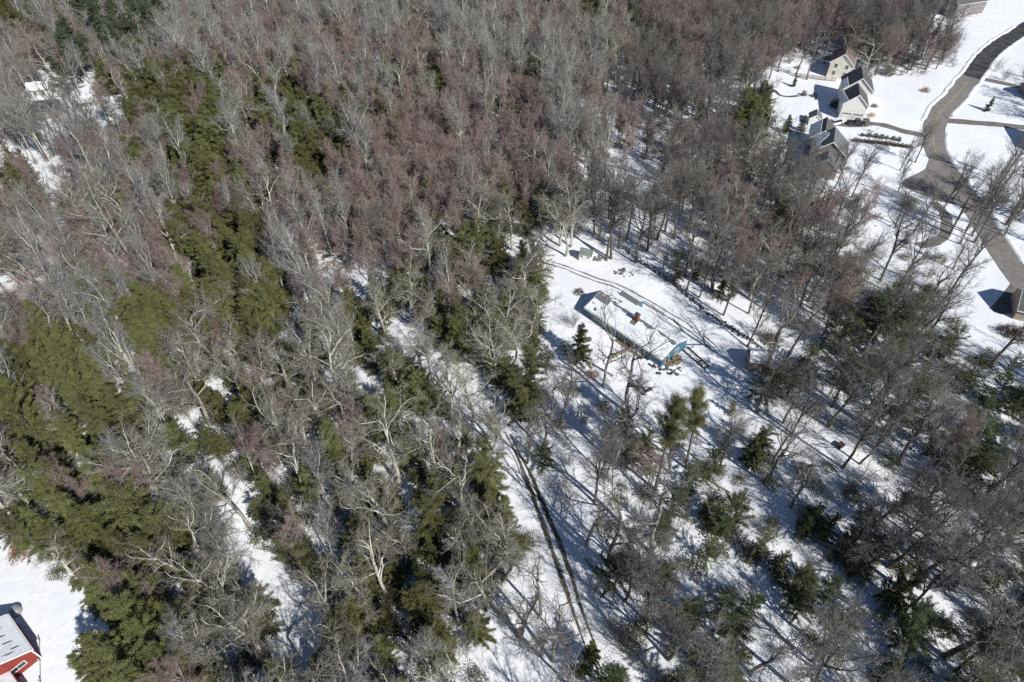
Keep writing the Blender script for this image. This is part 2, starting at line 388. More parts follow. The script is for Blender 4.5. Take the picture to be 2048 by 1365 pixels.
snow_bank('ploughed snow along the left verge of the road', PX([(2048,58),(2016,78),(1985,102),(1964,124),(1946,150),(1930,169),(1909,195),(1888,216),(1876,234),(1870,250)]), -3.5, 63)

# ------------------------------------------------------------------ buildings
def add_window(t, side, L, W, a, z, ww, hh, bars=(1, 1), shutter=None):
    """window on wall side F,B,L,R; a = position along the wall"""
    def place(mb, a0, a1, z0, z1, d0, d1):
        if side == 'F': mb.box(a0, a1, -W/2-d1, -W/2-d0, z0, z1)
        if side == 'B': mb.box(a0, a1, W/2+d0, W/2+d1, z0, z1)
        if side == 'L': mb.box(-L/2-d1, -L/2-d0, a0, a1, z0, z1)
        if side == 'R': mb.box(L/2+d0, L/2+d1, a0, a1, z0, z1)
    g = MB(); place(g, a-ww/2, a+ww/2, z, z+hh, -.03, .025)
    wdw = g.build('window', M['glass'], t)
    f = MB(); e = .09
    place(f, a-ww/2-e, a-ww/2, z-e, z+hh+e, -.03, .06); place(f, a+ww/2, a+ww/2+e, z-e, z+hh+e, -.03, .06)
    place(f, a-ww/2, a+ww/2, z+hh, z+hh+e, -.03, .057); place(f, a-ww/2, a+ww/2, z-e, z, -.03, .075)
    for i in range(bars[0]): x = a-ww/2+ww*(i+1)/(bars[0]+1); place(f, x-.02, x+.02, z, z+hh, .025, .045)
    for i in range(bars[1]): q = z+hh*(i+1)/(bars[1]+1); place(f, a-ww/2, a+ww/2, q-.02, q+.02, .025, .043)
    f.build('frame', M['white'], wdw)
    return wdw
def add_door(t, side, L, W, a, ww, hh, mat, z=.15):
    d = MB(); fr = MB(); e = .1
    def place(mb, a0, a1, z0, z1, d0, d1):
        if side == 'F': mb.box(a0, a1, -W/2-d1, -W/2-d0, z0, z1)
        if side == 'B': mb.box(a0, a1, W/2+d0, W/2+d1, z0, z1)
        if side == 'L': mb.box(-L/2-d1, -L/2-d0, a0, a1, z0, z1)
        if side == 'R': mb.box(L/2+d0, L/2+d1, a0, a1, z0, z1)
    place(d, a-ww/2, a+ww/2, z, z+hh, -.03, .03)
    do = d.build('door', mat, t)
    place(fr, a-ww/2-e, a-ww/2, z, z+hh+e, -.03, .06); place(fr, a+ww/2, a+ww/2+e, z, z+hh+e, -.03, .06); place(fr, a-ww/2, a+ww/2, z+hh, z+hh+e, -.03, .057)
    fr.build('frame', M['white'], do)
    return do, place
def gable_volume(t, L, W, eave, rise, wallm, roofm, over=.35, trim=True, x0=0, y0=0, thick=.16, rake=.3, wallname='wall'):
    """walls + two roof slopes + rake boards; ridge along local X"""
    mb = MB()
    prof = [(-W/2, -.6), (W/2, -.6), (W/2, eave), (0, eave+rise), (-W/2, eave)]
    mb.prism([(x0-L/2, y0+y, z) for y, z in prof], [(x0+L/2, y0+y, z) for y, z in prof])
    mb.build(wallname, wallm, t)
    sl = rise/(W/2)
    for s in (-1, 1):
        r = MB(); y1 = s*(W/2+over); z1 = eave-over*sl
        p = [(0, eave+rise+.02), (y1, z1+.02), (y1, z1+.02+thick), (0, eave+rise+.02+thick)]
        r.prism([(x0-L/2-rake, y0+y, z) for y, z in p], [(x0+L/2+rake, y0+y, z) for y, z in p])
        ro = r.build('roof_slope', roofm, t)
        if trim:
            for e in (-1, 1):
                tb = MB()
                xa = x0+e*(L/2+rake+.005); xb = x0+e*(L/2+rake+.055)
                q = [(0, eave+rise-.12), (y1, z1-.12), (y1, z1+.05+thick), (0, eave+rise+.05+thick)]
                tb.prism([(min(xa, xb), y0+y, z) for y, z in q], [(max(xa, xb), y0+y, z) for y, z in q])
                tb.build('rake_board', M['white'], ro)
            gb = MB(); gy = sorted((y1+s*.004, y1+s*.11))
            gb.box(x0-L/2-rake, x0+L/2+rake, y0+gy[0], y0+gy[1], z1-.1, z1+.08); gb.build('gutter', M['white'], ro)
def roof_snow(t, L, W, eave, rise, side, keep, over=.35, rake=.25, thick=.16, seed=1, depth=.09, x0=0, y0=0, cell=.12):
    """a sheet of lying snow with a ragged melted edge on one roof slope; keep(a,b) in 0..1 coordinates"""
    r = np.random.default_rng(seed)
    w_ = W/2+over; LL = L+2*rake; sl = rise/(W/2); ln = math.hypot(w_, w_*sl)
    nx = int(LL/cell); ny = int(ln/cell)
    nz = r.standard_normal((nx+8, ny+8)); k = np.ones(7)/7
    for ax in (0, 1):
        nz = np.apply_along_axis(lambda q: np.convolve(q, k, 'same'), ax, nz)
    nz = nz[4:4+nx, 4:4+ny]/nz.std()
    mask = np.array([[keep((i+.5)/nx, (j+.5)/ny)+.10*nz[i, j] > .5 for j in range(ny)] for i in range(nx)])
    m = MB(); idx = {}
    def vert(i, j, top):
        key = (i, j, top)
        if key not in idx:
            x = x0-L/2-rake+LL*i/nx; q = w_*j/ny
            zz = eave+rise-q*sl+.02+thick + (depth*(.75+.25*math.sin(i*.35)*math.cos(j*.45)) if top else .004)
            idx[key] = len(m.v); m.v.append((x, y0+side*q, zz))
        return idx[key]
    for i in range(nx):
        for j in range(ny):
            if not mask[i, j]: continue
            a = [(i, j), (i+1, j), (i+1, j+1), (i, j+1)]
            m.f.append(tuple(vert(*p, 1) for p in a))
            for n_, (p, q) in (((i-1, j), (a[3], a[0])), ((i+1, j), (a[1], a[2])), ((i, j-1), (a[0], a[1])), ((i, j+1), (a[2], a[3]))):
                if not (0 <= n_[0] < nx and 0 <= n_[1] < ny and mask[n_]):
                    m.f.append((vert(*p, 0), vert(*q, 0), vert(*q, 1), vert(*p, 1)))
    return m.build('roof_snow', M['snow2'], t, smooth=True)
def house(name, label, cat, x, y, ang, group=None):
    t = empty(name, x, y, math.radians(ang)); t.location.z = 0.05
    return tag(t, label, cat, group)

# white two storey house with garage wing; ridge runs away from the camera
h = house('house', 'white two storey house with twin garage doors and dark roof', 'house', 103.2+.29*4.25, 190.1+.96*4.25, 73)
GL, GW = 8.5, 6.9
gable_volume(h, GL, GW, 5.0, 3.1, M['ivory'], M['shingle_dark'])
gable_volume(h, 9.0, 8.4, 6.1, 3.6, M['ivory'], M['shingle_dark'], x0=8.7, y0=-.9)
for a in (-1.62, 1.62):
    d, place = add_door(h, 'L', GL, GW, a, 2.5, 2.25, M['white'])
    pn = MB()
    for i in range(3): place(pn, a-1.2, a+1.2, .2+.52*i, .2+.52*i+.46, .03, .05)
    pn.build('panel', M['white'], d)
    gp = MB()
    for i in range(4): place(gp, a-1.15+.6*i, a-.68+.6*i, 1.9, 2.25, .03, .045)
    gp.build('pane', M['glass'], d)
v = MB().box(-GL/2-.05, -GL/2+.02, -.25, .25, 6.1, 6.7).build('vent', M['white'], h)
roof_snow(h, GL, GW, 5.0, 3.1, 1, lambda a, b: .8 if b > .62+.25*a else .1, seed=71); roof_snow(h, 9.0, 8.4, 6.1, 3.6, 1, lambda a, b: .75 if b > .72 and a < .7 else .05, x0=8.7, y0=-.9, seed=72)
for yy in (.9, 1.6): MB().bar((9.5, -yy, 8.3-yy*.8), (9.5, -yy, 9.9-yy*.8), .06, 8).build('vent_pipe', M['galv'], h)
for a in (-2.5, .5): add_window(h, 'F', GL, GW, a, 3.0, .9, 1.3)
for a in (-2.0, 1.5): add_window(h, 'B', GL, GW, a, 3.0, .9, 1.3)
ln_ = MB().box(-GL/2-.12, -GL/2, -2.95, -2.85, 2.2, 2.55).build('lantern', M['wood_dark'], h)

# cream house behind it
h = house('house', 'cream gabled house with brown roof behind the picket fence', 'house', 109.9+.42*5, 220.6+.90*5, 65)
gable_volume(h, 10, 7.1, 5.0, 3.0, M['cream'], M['shingle_brown'])
MB().box(2.0, 2.9, -.45, .45, 7.0, 9.3).build('chimney', M['brick'], h)
for a in (-1.8, 1.6):
    for z in (1.0, 3.4): add_window(h, 'L', 10, 7.1, a, z, .9, 1.2)
for a in (-3, 0, 3): add_window(h, 'F', 10, 7.1, a, 3.3, .9, 1.2)

# grey gabled house with three stepped gables
h = house('house', 'grey house with three stepped white trimmed gables among bare trees', 'house', 87.0, 165.2, 68)
gable_volume(h, 8.5, 8.6, 5.0, 3.4, M['taupe'], M['shingle'])
gable_volume(h, 5.0, 6.6, 3.2, 2.5, M['taupe'], M['shingle'], x0=-6.2, y0=.3)
gable_volume(h, 8.0, 6.4, 4.6, 2.7, M['taupe'], M['shingle_dark'], x0=8.0, y0=2.2)
roof_snow(h, 8.5, 8.6, 5.0, 3.4, 1, lambda a, b: .7 if b > .45+.2*math.sin(a*7) else .15, seed=73); roof_snow(h, 8.0, 6.4, 4.6, 2.7, 1, lambda a, b: .8 if b > .3 else .2, x0=8.0, y0=2.2, seed=74)
MB().bar((1.0, -1.2, 7.0), (1.0, -1.2, 8.3), .07, 8).build('vent_pipe', M['galv'], h)
for a in (-2.4, 0, 2.4): add_window(h, 'L', 8.5, 8.6, a, 3.4, .9, 1.2)
for a in (-2.2, 0.6): add_window(h, 'F', 8.5, 8.6, a, 3.2, .9, 1.2)

# small white garden shed by the drive of the white house
h = house('shed', 'small white gabled shed left of the white house', 'shed', 91.4, 188.3, 72)
gable_volume(h, 3.8, 3.3, 2.3, 1.2, M['white'], M['shingle'], over=.2, rake=.15)
add_door(h, 'L', 3.8, 3.3, .0, 1.5, 1.8, M['white']); add_window(h, 'F', 3.8, 3.3, .3, 1.0, .6, .7)

# the blue house: long low ranch, hipped left end, lit blue gable at the right
ax_ang = -47.5; ca, sa = math.cos(math.radians(ax_ang)), math.sin(math.radians(ax_ang))
nxv, nyv = -sa, ca                                       # local +Y points away from the camera
BL, BW, BE, BR = 20.2, 7.8, 2.75, 1.35
cx, cy_ = 15.4+ca*BL/2+nxv*BW/2, 102.4+sa*BL/2+nyv*BW/2
h = house('house', 'blue ranch house with half snowy roof and brick chimney', 'house', cx, cy_, ax_ang)
gable_volume(h, BL, BW, BE, BR, M['blue'], M['shingle'], over=.45, rake=.06)
gable_volume(h, 4.2, 3.6, 2.4, 1.0, M['blue'], M['shingle'], x0=-5.4, y0=BW/2+.9, trim=False, wallname='rear_wing')
roof_snow(h, BL, BW, BE, BR, -1, lambda a, b: (0.95 if (a > .17 and b > .10+.09*math.sin(a*31)*math.sin(a*11)) and not (.48 < a < .55 and b < .42) else (.60 if a <= .17 and b > .35 else 0.1)), over=.45, rake=.03, seed=3)
roof_snow(h, BL, BW, BE, BR, 1, lambda a, b: (0.95 if (a > .24 and b > .04) or b > .5 else .45), over=.45, rake=.03, seed=4)
roof_snow(h, 4.2, 3.6, 2.4, 1.0, 1, lambda a, b: .8, x0=-5.4, y0=BW/2+.9, seed=5)
ch = MB().box(.1, 1.0, -.95, -.25, 3.4, 5.7).build('chimney', M['brick'], h)
MB().box(.02, 1.08, -1.03, -.17, 5.7, 5.82).box(.3, .8, -.8, -.4, 5.82, 6.05).build('cap', M['stone'], ch)
# recessed porch: dark boards, posts, railing
p = MB().box(-4.2, 6.2, -BW/2-1.2, -BW/2-.02, .0, .22).build('porch_deck', M['wood'], h)
for x in (-4.1, -1.5, 1.1, 3.6, 6.1):
    MB().box(x-.06, x+.06, -BW/2-.40, -BW/2-.28, .22, 2.36).build('post', M['white'], h)
for a in (-7.2, -5.6): add_window(h, 'F', BL, BW, a, 1.0, .95, 1.15)
for a in (-2.6, 2.3, 5.0): add_window(h, 'F', BL, BW, a, .9, 1.3, 1.2)
add_door(h, 'F', BL, BW, -.2, .95, 2.0, M['wood'], z=.25)
add_window(h, 'R', BL, BW, .6, .9, 1.3, 1.25, (2, 1)); add_door(h, 'R', BL, BW, -2.3, .9, 2.0, M['wood_dark'], z=.2)
for a in (-5, 0, 5): add_window(h, 'B', BL, BW, a, 1.0, 1.1, 1.1)
st = MB()
for i in range(3): st.box(BL/2+.05+.32*i, BL/2+.37+.32*i, -3.0, -1.4, 0, .45-.15*i)
st.build('step', M['wood'], h)
MB().box(BL/2+.05, BL/2+1.9, -1.3, .9, .10, .34).build('side_deck', M['wood'], h)

# small white shed with green roof by the drive
h = house('shed', 'small white shed with green roof and two windows by the drive', 'shed', 16.9+.3, 121.9, -21)
gable_volume(h, 2.9, 2.2, 2.0, .75, M['white'], M['shingle_green'], over=.15, rake=.12, trim=False)
for a in (-.85, .75): add_window(h, 'F', 2.9, 2.2, a, 1.15, .55, .5)
add_door(h, 'F', 2.9, 2.2, -.05, .7, 1.6, M['white'], z=.1)

# tan shed with snowy roof at the wood's edge
h = house('shed', 'tan plank shed with snow covered roof by the tall trunk', 'shed', 48.2, 88.4, -8)
gable_volume(h, 4.3, 3.6, 2.3, 1.2, M['wood_dark'], M['shingle'], over=.2, rake=.15, trim=False)
for i in range(14):
    MB().box(-2.14+.306*i, -2.14+.306*i+.285, -1.84, -1.805, -.2, 2.28).build('board', M['tan'], h)
for i in range(11):
    MB().box(-2.185, -2.155, -1.78+.324*i, -1.78+.324*i+.30, -.2, 2.26).build('board', M['tan'], h)
roof_snow(h, 4.3, 3.6, 2.3, 1.2, -1, lambda a, b: .95, over=.2, rake=.12, seed=8); roof_snow(h, 4.3, 3.6, 2.3, 1.2, 1, lambda a, b: .95, over=.2, rake=.12, seed=9)
add_door(h, 'F', 4.3, 3.68, .9, 1.3, 1.8, M['wood'], z=.1)

# red building at the lower left with white metal roof
ra = -39.0; rc, rs = math.cos(math.radians(ra)), math.sin(math.radians(ra))
RL, RW, RE, RR = 7.3, 7.0, 2.9, 2.15
ex, ey = -64.63, 33.36                                  # right near eave corner
h = house('barn', 'red building with white metal roof at the lower left', 'building', ex-rc*RL/2-(-rs)*RW/2, ey-rs*RL/2-rc*RW/2, ra)
gable_volume(h, RL, RW, RE, RR, M['red'], M['metal_roof'], over=.12, rake=.12)
sl_ = RR/(RW/2)
nr = 30
for i in range(nr):
    x = -RL/2-.1+(RL+.2)*i/(nr-1)
    for s in (-1, 1):
        rb = MB(); y1 = s*(RW/2+.1); z0_ = RE+RR+.18; z1_ = RE-.1*sl_+.18
        rb.prism([(x-.03, 0, z0_-.03), (x+.03, 0, z0_-.03), (x+.03, y1, z1_-.03), (x-.03, y1, z1_-.03)][::-1 if s > 0 else 1], [(x-.015, 0, z0_+.03), (x+.015, 0, z0_+.03), (x+.015, y1, z1_+.03), (x-.015, y1, z1_+.03)][::-1 if s > 0 else 1]); rb.build('roof_rib', M['metal_roof'], h)
for i, (xx, yy, ll) in enumerate(((-1.9, 1.5, 1.0), (-.4, 1.35, 1.1), (1.0, 1.5, 1.15), (2.3, 1.9, 1.0), (2.9, .9, 1.4))):
    q = MB(); zz = lambda y: RE+RR-abs(y)*sl_+.19
    pts = [(xx+.16*math.sin(math.pi*k/6), yy+ll*k/6) for k in range(7)]+[(xx-.12*math.sin(math.pi*k/6), yy+ll*k/6) for k in range(5, 0, -1)]
    q.prism([(a, b, zz(b)) for a, b in pts], [(a, b, zz(b)+.015) for a, b in pts]); q.build('melt_slot', M['slot'], h)
add_window(h, 'R', RL, RW, 1.15, 1.25, 1.9, .75, (1, 0))
for s in (-1, 1): MB().box(RL/2-.02, RL/2+.05, s*RW/2-.1, s*RW/2+.06, -.3, RE).build('corner_board', M['white'], h)
gable_volume(h, 4.0, 3.6, 2.0, 1.0, M['red'], M['metal_roof'], x0=RL/2+2.02, y0=-RW/2+2.0, over=.1, rake=.1, trim=False, wallname='porch_wall')
roof_snow(h, 4.0, 3.6, 2.0, 1.0, 1, lambda a, b: .95, x0=RL/2+2.02, y0=-RW/2+2.0, over=.1, rake=.08, seed=12); roof_snow(h, 4.0, 3.6, 2.0, 1.0, -1, lambda a, b: .95, x0=RL/2+2.02, y0=-RW/2+2.0, over=.1, rake=.08, seed=13)

# snowy roofed house with a red door bay in the trees
hx, hy = G(1262, 398)
h = house('house', 'snowy roofed house with a red bay hidden behind the trees', 'house', hx, hy+3, -38)
gable_volume(h, 12, 7.5, 2.9, 2.0, M['taupe'], M['shingle'])
roof_snow(h, 12, 7.5, 2.9, 2.0, -1, lambda a, b: .55+.3*math.sin(a*9), seed=21); roof_snow(h, 12, 7.5, 2.9, 2.0, 1, lambda a, b: .9, seed=22)
MB().box(6.02, 6.8, -1.0, .6, 0, 2.6).build('red_bay', M['red'], h)
add_window(h, 'R', 12, 7.5, 2.2, 1.0, 1.1, 1.2); add_window(h, 'F', 12, 7.5, 2, 1.0, 1.3, 1.2)

# big grey roofed house at the top right corner
hx, hy = G(1925, 30)
h = house('house', 'large grey roofed house at the top right corner', 'house', hx, hy+4, 20)
gable_volume(h, 15, 10, 5, 4, M['taupe'], M['shingle_dark'])
for a in (-5, -1.5, 2, 5.5): add_window(h, 'F', 15, 10, a, 1.2, 1.1, 1.4)
for a in (-3, 3): add_window(h, 'R', 15, 10, a, 1.2, 1.1, 1.4)

# dark roofed house at the right edge
hx, hy = G(2052, 640)
h = house('house', 'dark brown roofed house at the right edge beside the court', 'house', hx+3.5, hy+1.0, -25)
gable_volume(h, 11, 7.5, 3, 2.4, M['tan'], M['shingle_dark'])
for a in (-3.5, 0): add_window(h, 'F', 11, 7.5, a, 1.0, 1.1, 1.2)
add_window(h, 'L', 11, 7.5, 0, 1.0, 1.1, 1.2)

# house throwing the pointed shadow on the right hand lawn (stands just outside the frame)
hx, hy = G(2100, 298)
h = house('house', 'grey gabled house beyond the right edge of the lawn', 'house', hx, hy, 75)
gable_volume(h, 10, 9, 5, 4, M['taupe'], M['shingle'])
for a in (-2, 2): add_window(h, 'B', 10, 9, a, 3, 1, 1.3)
hx, hy = G(2080, 193)
h = house('house', 'low grey house beyond the far drive', 'house', hx, hy, 10)
gable_volume(h, 11, 8, 3, 2.6, M['taupe'], M['shingle'])
add_window(h, 'L', 11, 8, 0, 1, 1.2, 1.2)

# houses glimpsed in the left hand wood
for (u, v, ang, L, W_, e, r_, wm, rm, sn, lab) in (
    (92, 230, 12, 9, 6.5, 2.8, 1.6, 'taupe', 'shingle', .3, 'low house with grey roof glimpsed in the left wood'),
    (178, 214, 20, 4.5, 3.6, 2.2, 1.2, 'white', 'shingle', .95, 'small snowy roofed outbuilding in the left wood'),
    (-6, 372, 60, 7, 5, 2.8, 1.6, 'blue', 'shingle', .9, 'small blue walled house at the left edge'),
    (86, 190, 15, 6, 4.5, 2.6, 1.5, 'white', 'shingle', .9, 'snowy roofed house behind the grey roof in the left wood')):
    hx, hy = G(u, v)
    h = house('house', lab, 'house', hx, hy, ang)
    gable_volume(h, L, W_, e, r_, M[wm], M[rm], trim=False)
    for s in (-1, 1): roof_snow(h, L, W_, e, r_, s, lambda a, b: sn if b < .75 else sn*.8, seed=int(u)+40+s)
    for a in (-1.2, 1.2): add_window(h, 'F', L, W_, a, 1.0, .9, 1.0)

# ------------------------------------------------------------------ vehicles
def car(label, x, y, ang, paint, pickup=False, van=False):
    t = tag(empty('car', x, y, math.radians(ang)), label, 'car'); t.location.z += .05
    L, W_ = (5.4, 1.9) if pickup else (4.9, 1.88)
    def hull(sections, name, mat, par, sm=True):
        V = []; F = []
        for (xx, w0, z0, w1, z1) in sections:
            V += [(xx, -w0/2, z0), (xx, w0/2, z0), (xx, w0/2*1.0, (z0+z1)/2), (xx, w1/2, z1), (xx, -w1/2, z1), (xx, -w0/2, (z0+z1)/2)]
        n = len(sections)
        for i in range(n-1):
            for k in range(6): F.append((i*6+k, i*6+(k+1) % 6, (i+1)*6+(k+1) % 6, (i+1)*6+k))
        F.append(tuple(range(6))[::-1]); F.append(tuple((n-1)*6+k for k in range(6)))
        b = MB(); b.v = V; b.f = F; return b.build(name, mat, par)
    hull([(-L/2, W_*.86, .45, W_*.82, .80), (-L/2+.15, W_*.97, .32, W_*.92, .92), (-L/2+1.2, W_, .28, W_*.95, 1.0), (0, W_, .28, W_*.95, 1.02), (L/2-1.3, W_, .28, W_*.93, 1.0), (L/2-.25, W_*.95, .32, W_*.86, .86), (L/2, W_*.82, .42, W_*.75, .70)], 'body', M[paint], t)
    if pickup: c = [(-.55, W_*.90, 1.0, W_*.74, 1.72), (-.35, W_*.92, 1.0, W_*.78, 1.80), (.75, W_*.92, 1.0, W_*.78, 1.80), (1.5, W_*.88, 1.0, W_*.6, 1.08)]
    elif van: c = [(-L/2+.1, W_*.90, .95, W_*.74, 1.62), (-L/2+.45, W_*.92, 1.0, W_*.78, 1.74), (.75, W_*.92, 1.0, W_*.78, 1.74), (1.75, W_*.88, .98, W_*.6, 1.04)]
    else: c = [(-L/2+.25, W_*.9, .98, W_*.70, 1.30), (-L/2+.7, W_*.92, 1.0, W_*.76, 1.66), (.45, W_*.92, 1.0, W_*.76, 1.66), (1.35, W_*.88, .98, W_*.6, 1.05)]
    g = hull(c, 'cabin', M['glass'], t)
    ro = MB(); xa, xb, zt = c[1][0]-.05, c[2][0]+.05, c[1][4]
    ro.prism([(xa, -W_*.38, zt-.03), (xb, -W_*.38, zt-.03), (xb, W_*.38, zt-.03), (xa, W_*.38, zt-.03)], [(xa+.05, -W_*.34, zt+.04), (xb-.05, -W_*.34, zt+.04), (xb-.05, W_*.34, zt+.04), (xa+.05, W_*.34, zt+.04)])
    ro.build('roof', M[paint], t)
    for sx in (-L/2+.95, L/2-.95):
        for sy in (-1, 1):
            wh = MB().bar((sx, sy*(W_/2-.20), .34), (sx, sy*(W_/2+.02), .34), .34, 12).build('wheel', M['tyre'], t)
            MB().bar((sx, sy*(W_/2), .34), (sx, sy*(W_/2+.035), .34), .20, 10).build('rim', M['chrome'], wh)
    for sy in (-1, 1):
        MB().box(L/2-.16, L/2-.02, sy*.62-.18, sy*.62+.18, .60, .74).build('headlight', M['lamp_clear'], t)
        MB().box(-L/2-.02, -L/2+.1, sy*.68-.13, sy*.68+.13, .62, .86).build('tail_light', M['lamp_red'], t)
        MB().box(.95, 1.1, sy*(W_/2+.12)-.1, sy*(W_/2+.12)+.1, .98, 1.12).build('mirror', M[paint], t)
    if pickup:
        MB().box(-L/2+.12, -.65, -W_*.44, W_*.44, .92, 1.06).box(-L/2+.12, -L/2+.2, -W_*.44, W_*.44, 1.06, 1.14).build('bed_cover', M['tyre'], t)
    return t
x, y = G(1711, 250.5); car('dark grey pickup parked on the garage apron', x, y, -8, 'paint_dark', pickup=True)
x, y = G(1671, 250); car('white minivan parked at the left garage door', x, y, 24, 'paint_white', van=True)
x, y = G(1283, 775); car('white car under the trees below the blue house', x, y, 118, 'paint_white')

# ------------------------------------------------------------------ walls, fences and yard things
def rock_mesh(name, seed, mat):
    import bmesh
    r = random.Random(seed); bm = bmesh.new(); bmesh.ops.create_icosphere(bm, subdivisions=1, radius=.5)
    for v in bm.verts:
        s = r.uniform(.78, 1.15); v.co = Vector((v.co.x*s*1.15, v.co.y*s*.9, v.co.z*s*.8))
    me = bpy.data.meshes.new(name); bm.to_mesh(me); bm.free(); me.materials.append(mat); return me
ROCKS = [rock_mesh('stone', i, M['stone']) for i in range(7)]
def stone_line(label, pts, spacing, size, spread, seed, courses=1, name='stone_wall'):
    r = random.Random(seed); c = smooth_path(pts, spacing)
    t = tag(empty(name, c[0][0], c[0][1], 0, 0), label, 'stone wall')
    for p in c:
        for k in range(courses):
            if r.random() < .14: continue
            s = size*r.uniform(.55, 1.35); x = p[0]+r.gauss(0, spread); y = p[1]+r.gauss(0, spread)
            o = link(bpy.data.objects.new('stone', r.choice(ROCKS)), t)
            o.location = (x-c[0][0], y-c[0][1], float(gz(x, y))+s*(.16+.42*k*r.random())); o.scale = (s, s*r.uniform(.7, 1), s*r.uniform(.6, .9)); o.rotation_euler = (r.uniform(-.3, .3), r.uniform(-.3, .3), r.uniform(0, 6.3))
    return t
stone_line('low field stone wall running behind the drive of the blue house', Z2([(835,150),(900,200),(985,265),(1085,335),(1190,405),(1285,485),(1400,575),(1480,640),(1560,695),(1680,765),(1790,840)]), .40, .62, .27, 5, 2)
Z8 = lambda pts: [G(1536+x/4, 600+y/4) for x, y in pts]
stone_line('broken line of stones at the foot of the tall right hand trees', Z8([(560,790),(640,840),(700,880),(830,990),(900,1050),(970,1090),(1050,1140),(1150,1190),(1230,1230)]), .75, .75, .35, 6, 1)
def rock_pile(label, u, v, n, rad, seed):
    r = random.Random(seed); x0, y0 = G(u, v)
    t = tag(empty('rock_pile', x0, y0, 0, float(gz(x0, y0))), label, 'rock pile')
    for i in range(n):
        a = r.uniform(0, 6.3); d = rad*math.sqrt(r.random()); s = r.uniform(.3, .95)
        o = link(bpy.data.objects.new('stone', r.choice(ROCKS)), t)
        o.location = (d*math.cos(a), d*math.sin(a)*.6, s*.15+.25*max(0, 1-d/rad)*r.random()); o.scale = (s, s, s*.8); o.rotation_euler = (0, 0, a*3)
rock_pile('heap of brown rubble beside the green roofed shed', 1198, 518, 22, 1.9, 3)
rock_pile('scattered stones half buried in snow on the upper lawn', 1245, 548, 16, 2.6, 4)
rock_pile('rocks and junk beside the patio of the blue house', 1345, 742, 16, 2.4, 9)

def fence(label, pts, height, mat, post_gap, slat_gap, name='fence', slat_w=.1, rails=2):
    c = smooth_path(pts, .25); t = tag(empty(name, c[0][0], c[0][1], 0, 0), label, 'fence')
    d = np.concatenate([[0], np.cumsum(np.hypot(*np.diff(c, axis=0).T))]); tot = d[-1]
    def at(s): return np.array([np.interp(s, d, c[:, 0]), np.interp(s, d, c[:, 1])])
    pm = MB().box(-.06, .06, -.06, .06, -.2, height+.08).mesh('post', mat); sm = MB().box(-slat_w/2, slat_w/2, -.045, -.02, .08, height).mesh('slat', mat)
    s = 0.0
    while s <= tot:
        p = at(s); q = at(min(s+.1, tot))-at(max(0, s-.1)); a = math.atan2(q[1], q[0])
        o = link(bpy.data.objects.new('post', pm), t); o.location = (p[0]-c[0][0], p[1]-c[0][1], float(gz(*p))); o.rotation_euler = (0, 0, a)
        e = min(s+post_gap, tot)
        if e > s+.3:
            p2 = at(e)
            for k in range(rails):
                zz = height*(.25+.55*k/max(1, rails-1))
                MB().bar((p[0]-c[0][0], p[1]-c[0][1], float(gz(*p))+zz), (p2[0]-c[0][0], p2[1]-c[0][1], float(gz(*p2))+zz), .045, 4).build('rail', mat, t)
            u_ = s+.15
            while slat_gap and u_ < e-.1:
                p3 = at(u_); o = link(bpy.data.objects.new('slat', sm), t); o.location = (p3[0]-c[0][0], p3[1]-c[0][1], float(gz(*p3))); o.rotation_euler = (0, 0, a); u_ += slat_gap
        s += post_gap
    return t
fence('brown picket fence before the cream house', PX([(1588,152),(1610,155),(1640,160),(1672,164)]), 1.3, M['wood'], 2.0, .5, slat_w=.22)
fence('white panel fence beside the road mouth', PX([(1728,371),(1750,376),(1778,384),(1815,398),(1850,412)]), 1.5, M['white'], 2.4, .20, slat_w=.17)
fence('thin rail fence in the right hand wood', PX([(1960,776),(1995,786),(2060,800)]), 1.1, M['wood'], 2.5, 0)
fence('long grey pole rail beside the red building', [G(81.5, 1283), G(82, 1365), G(82, 1420)], .8, M['galv'], 3.0, 0, rails=1)

def yard(name, label, cat, u, v, ang=0): 
    x, y = G(u, v); return tag(empty(name, x, y, math.radians(ang)), label, cat)
# timber frames lying on the snow right of the blue house
t = yard('timber_frame', 'long dark timber frame lying on the snow beside the blue house', 'timber frame', 1391, 718, -58)
for yy in (-.7, .6): MB().box(-3.3+yy*.4, 3.2, yy-.10, yy+.10, 0, .28).build('beam', M['wood_dark'], t)
for xx in (1.2, 3.0): MB().box(xx-.07, xx+.07, -.58, .48, .05, .22).build('crosspiece', M['wood_dark'], t)
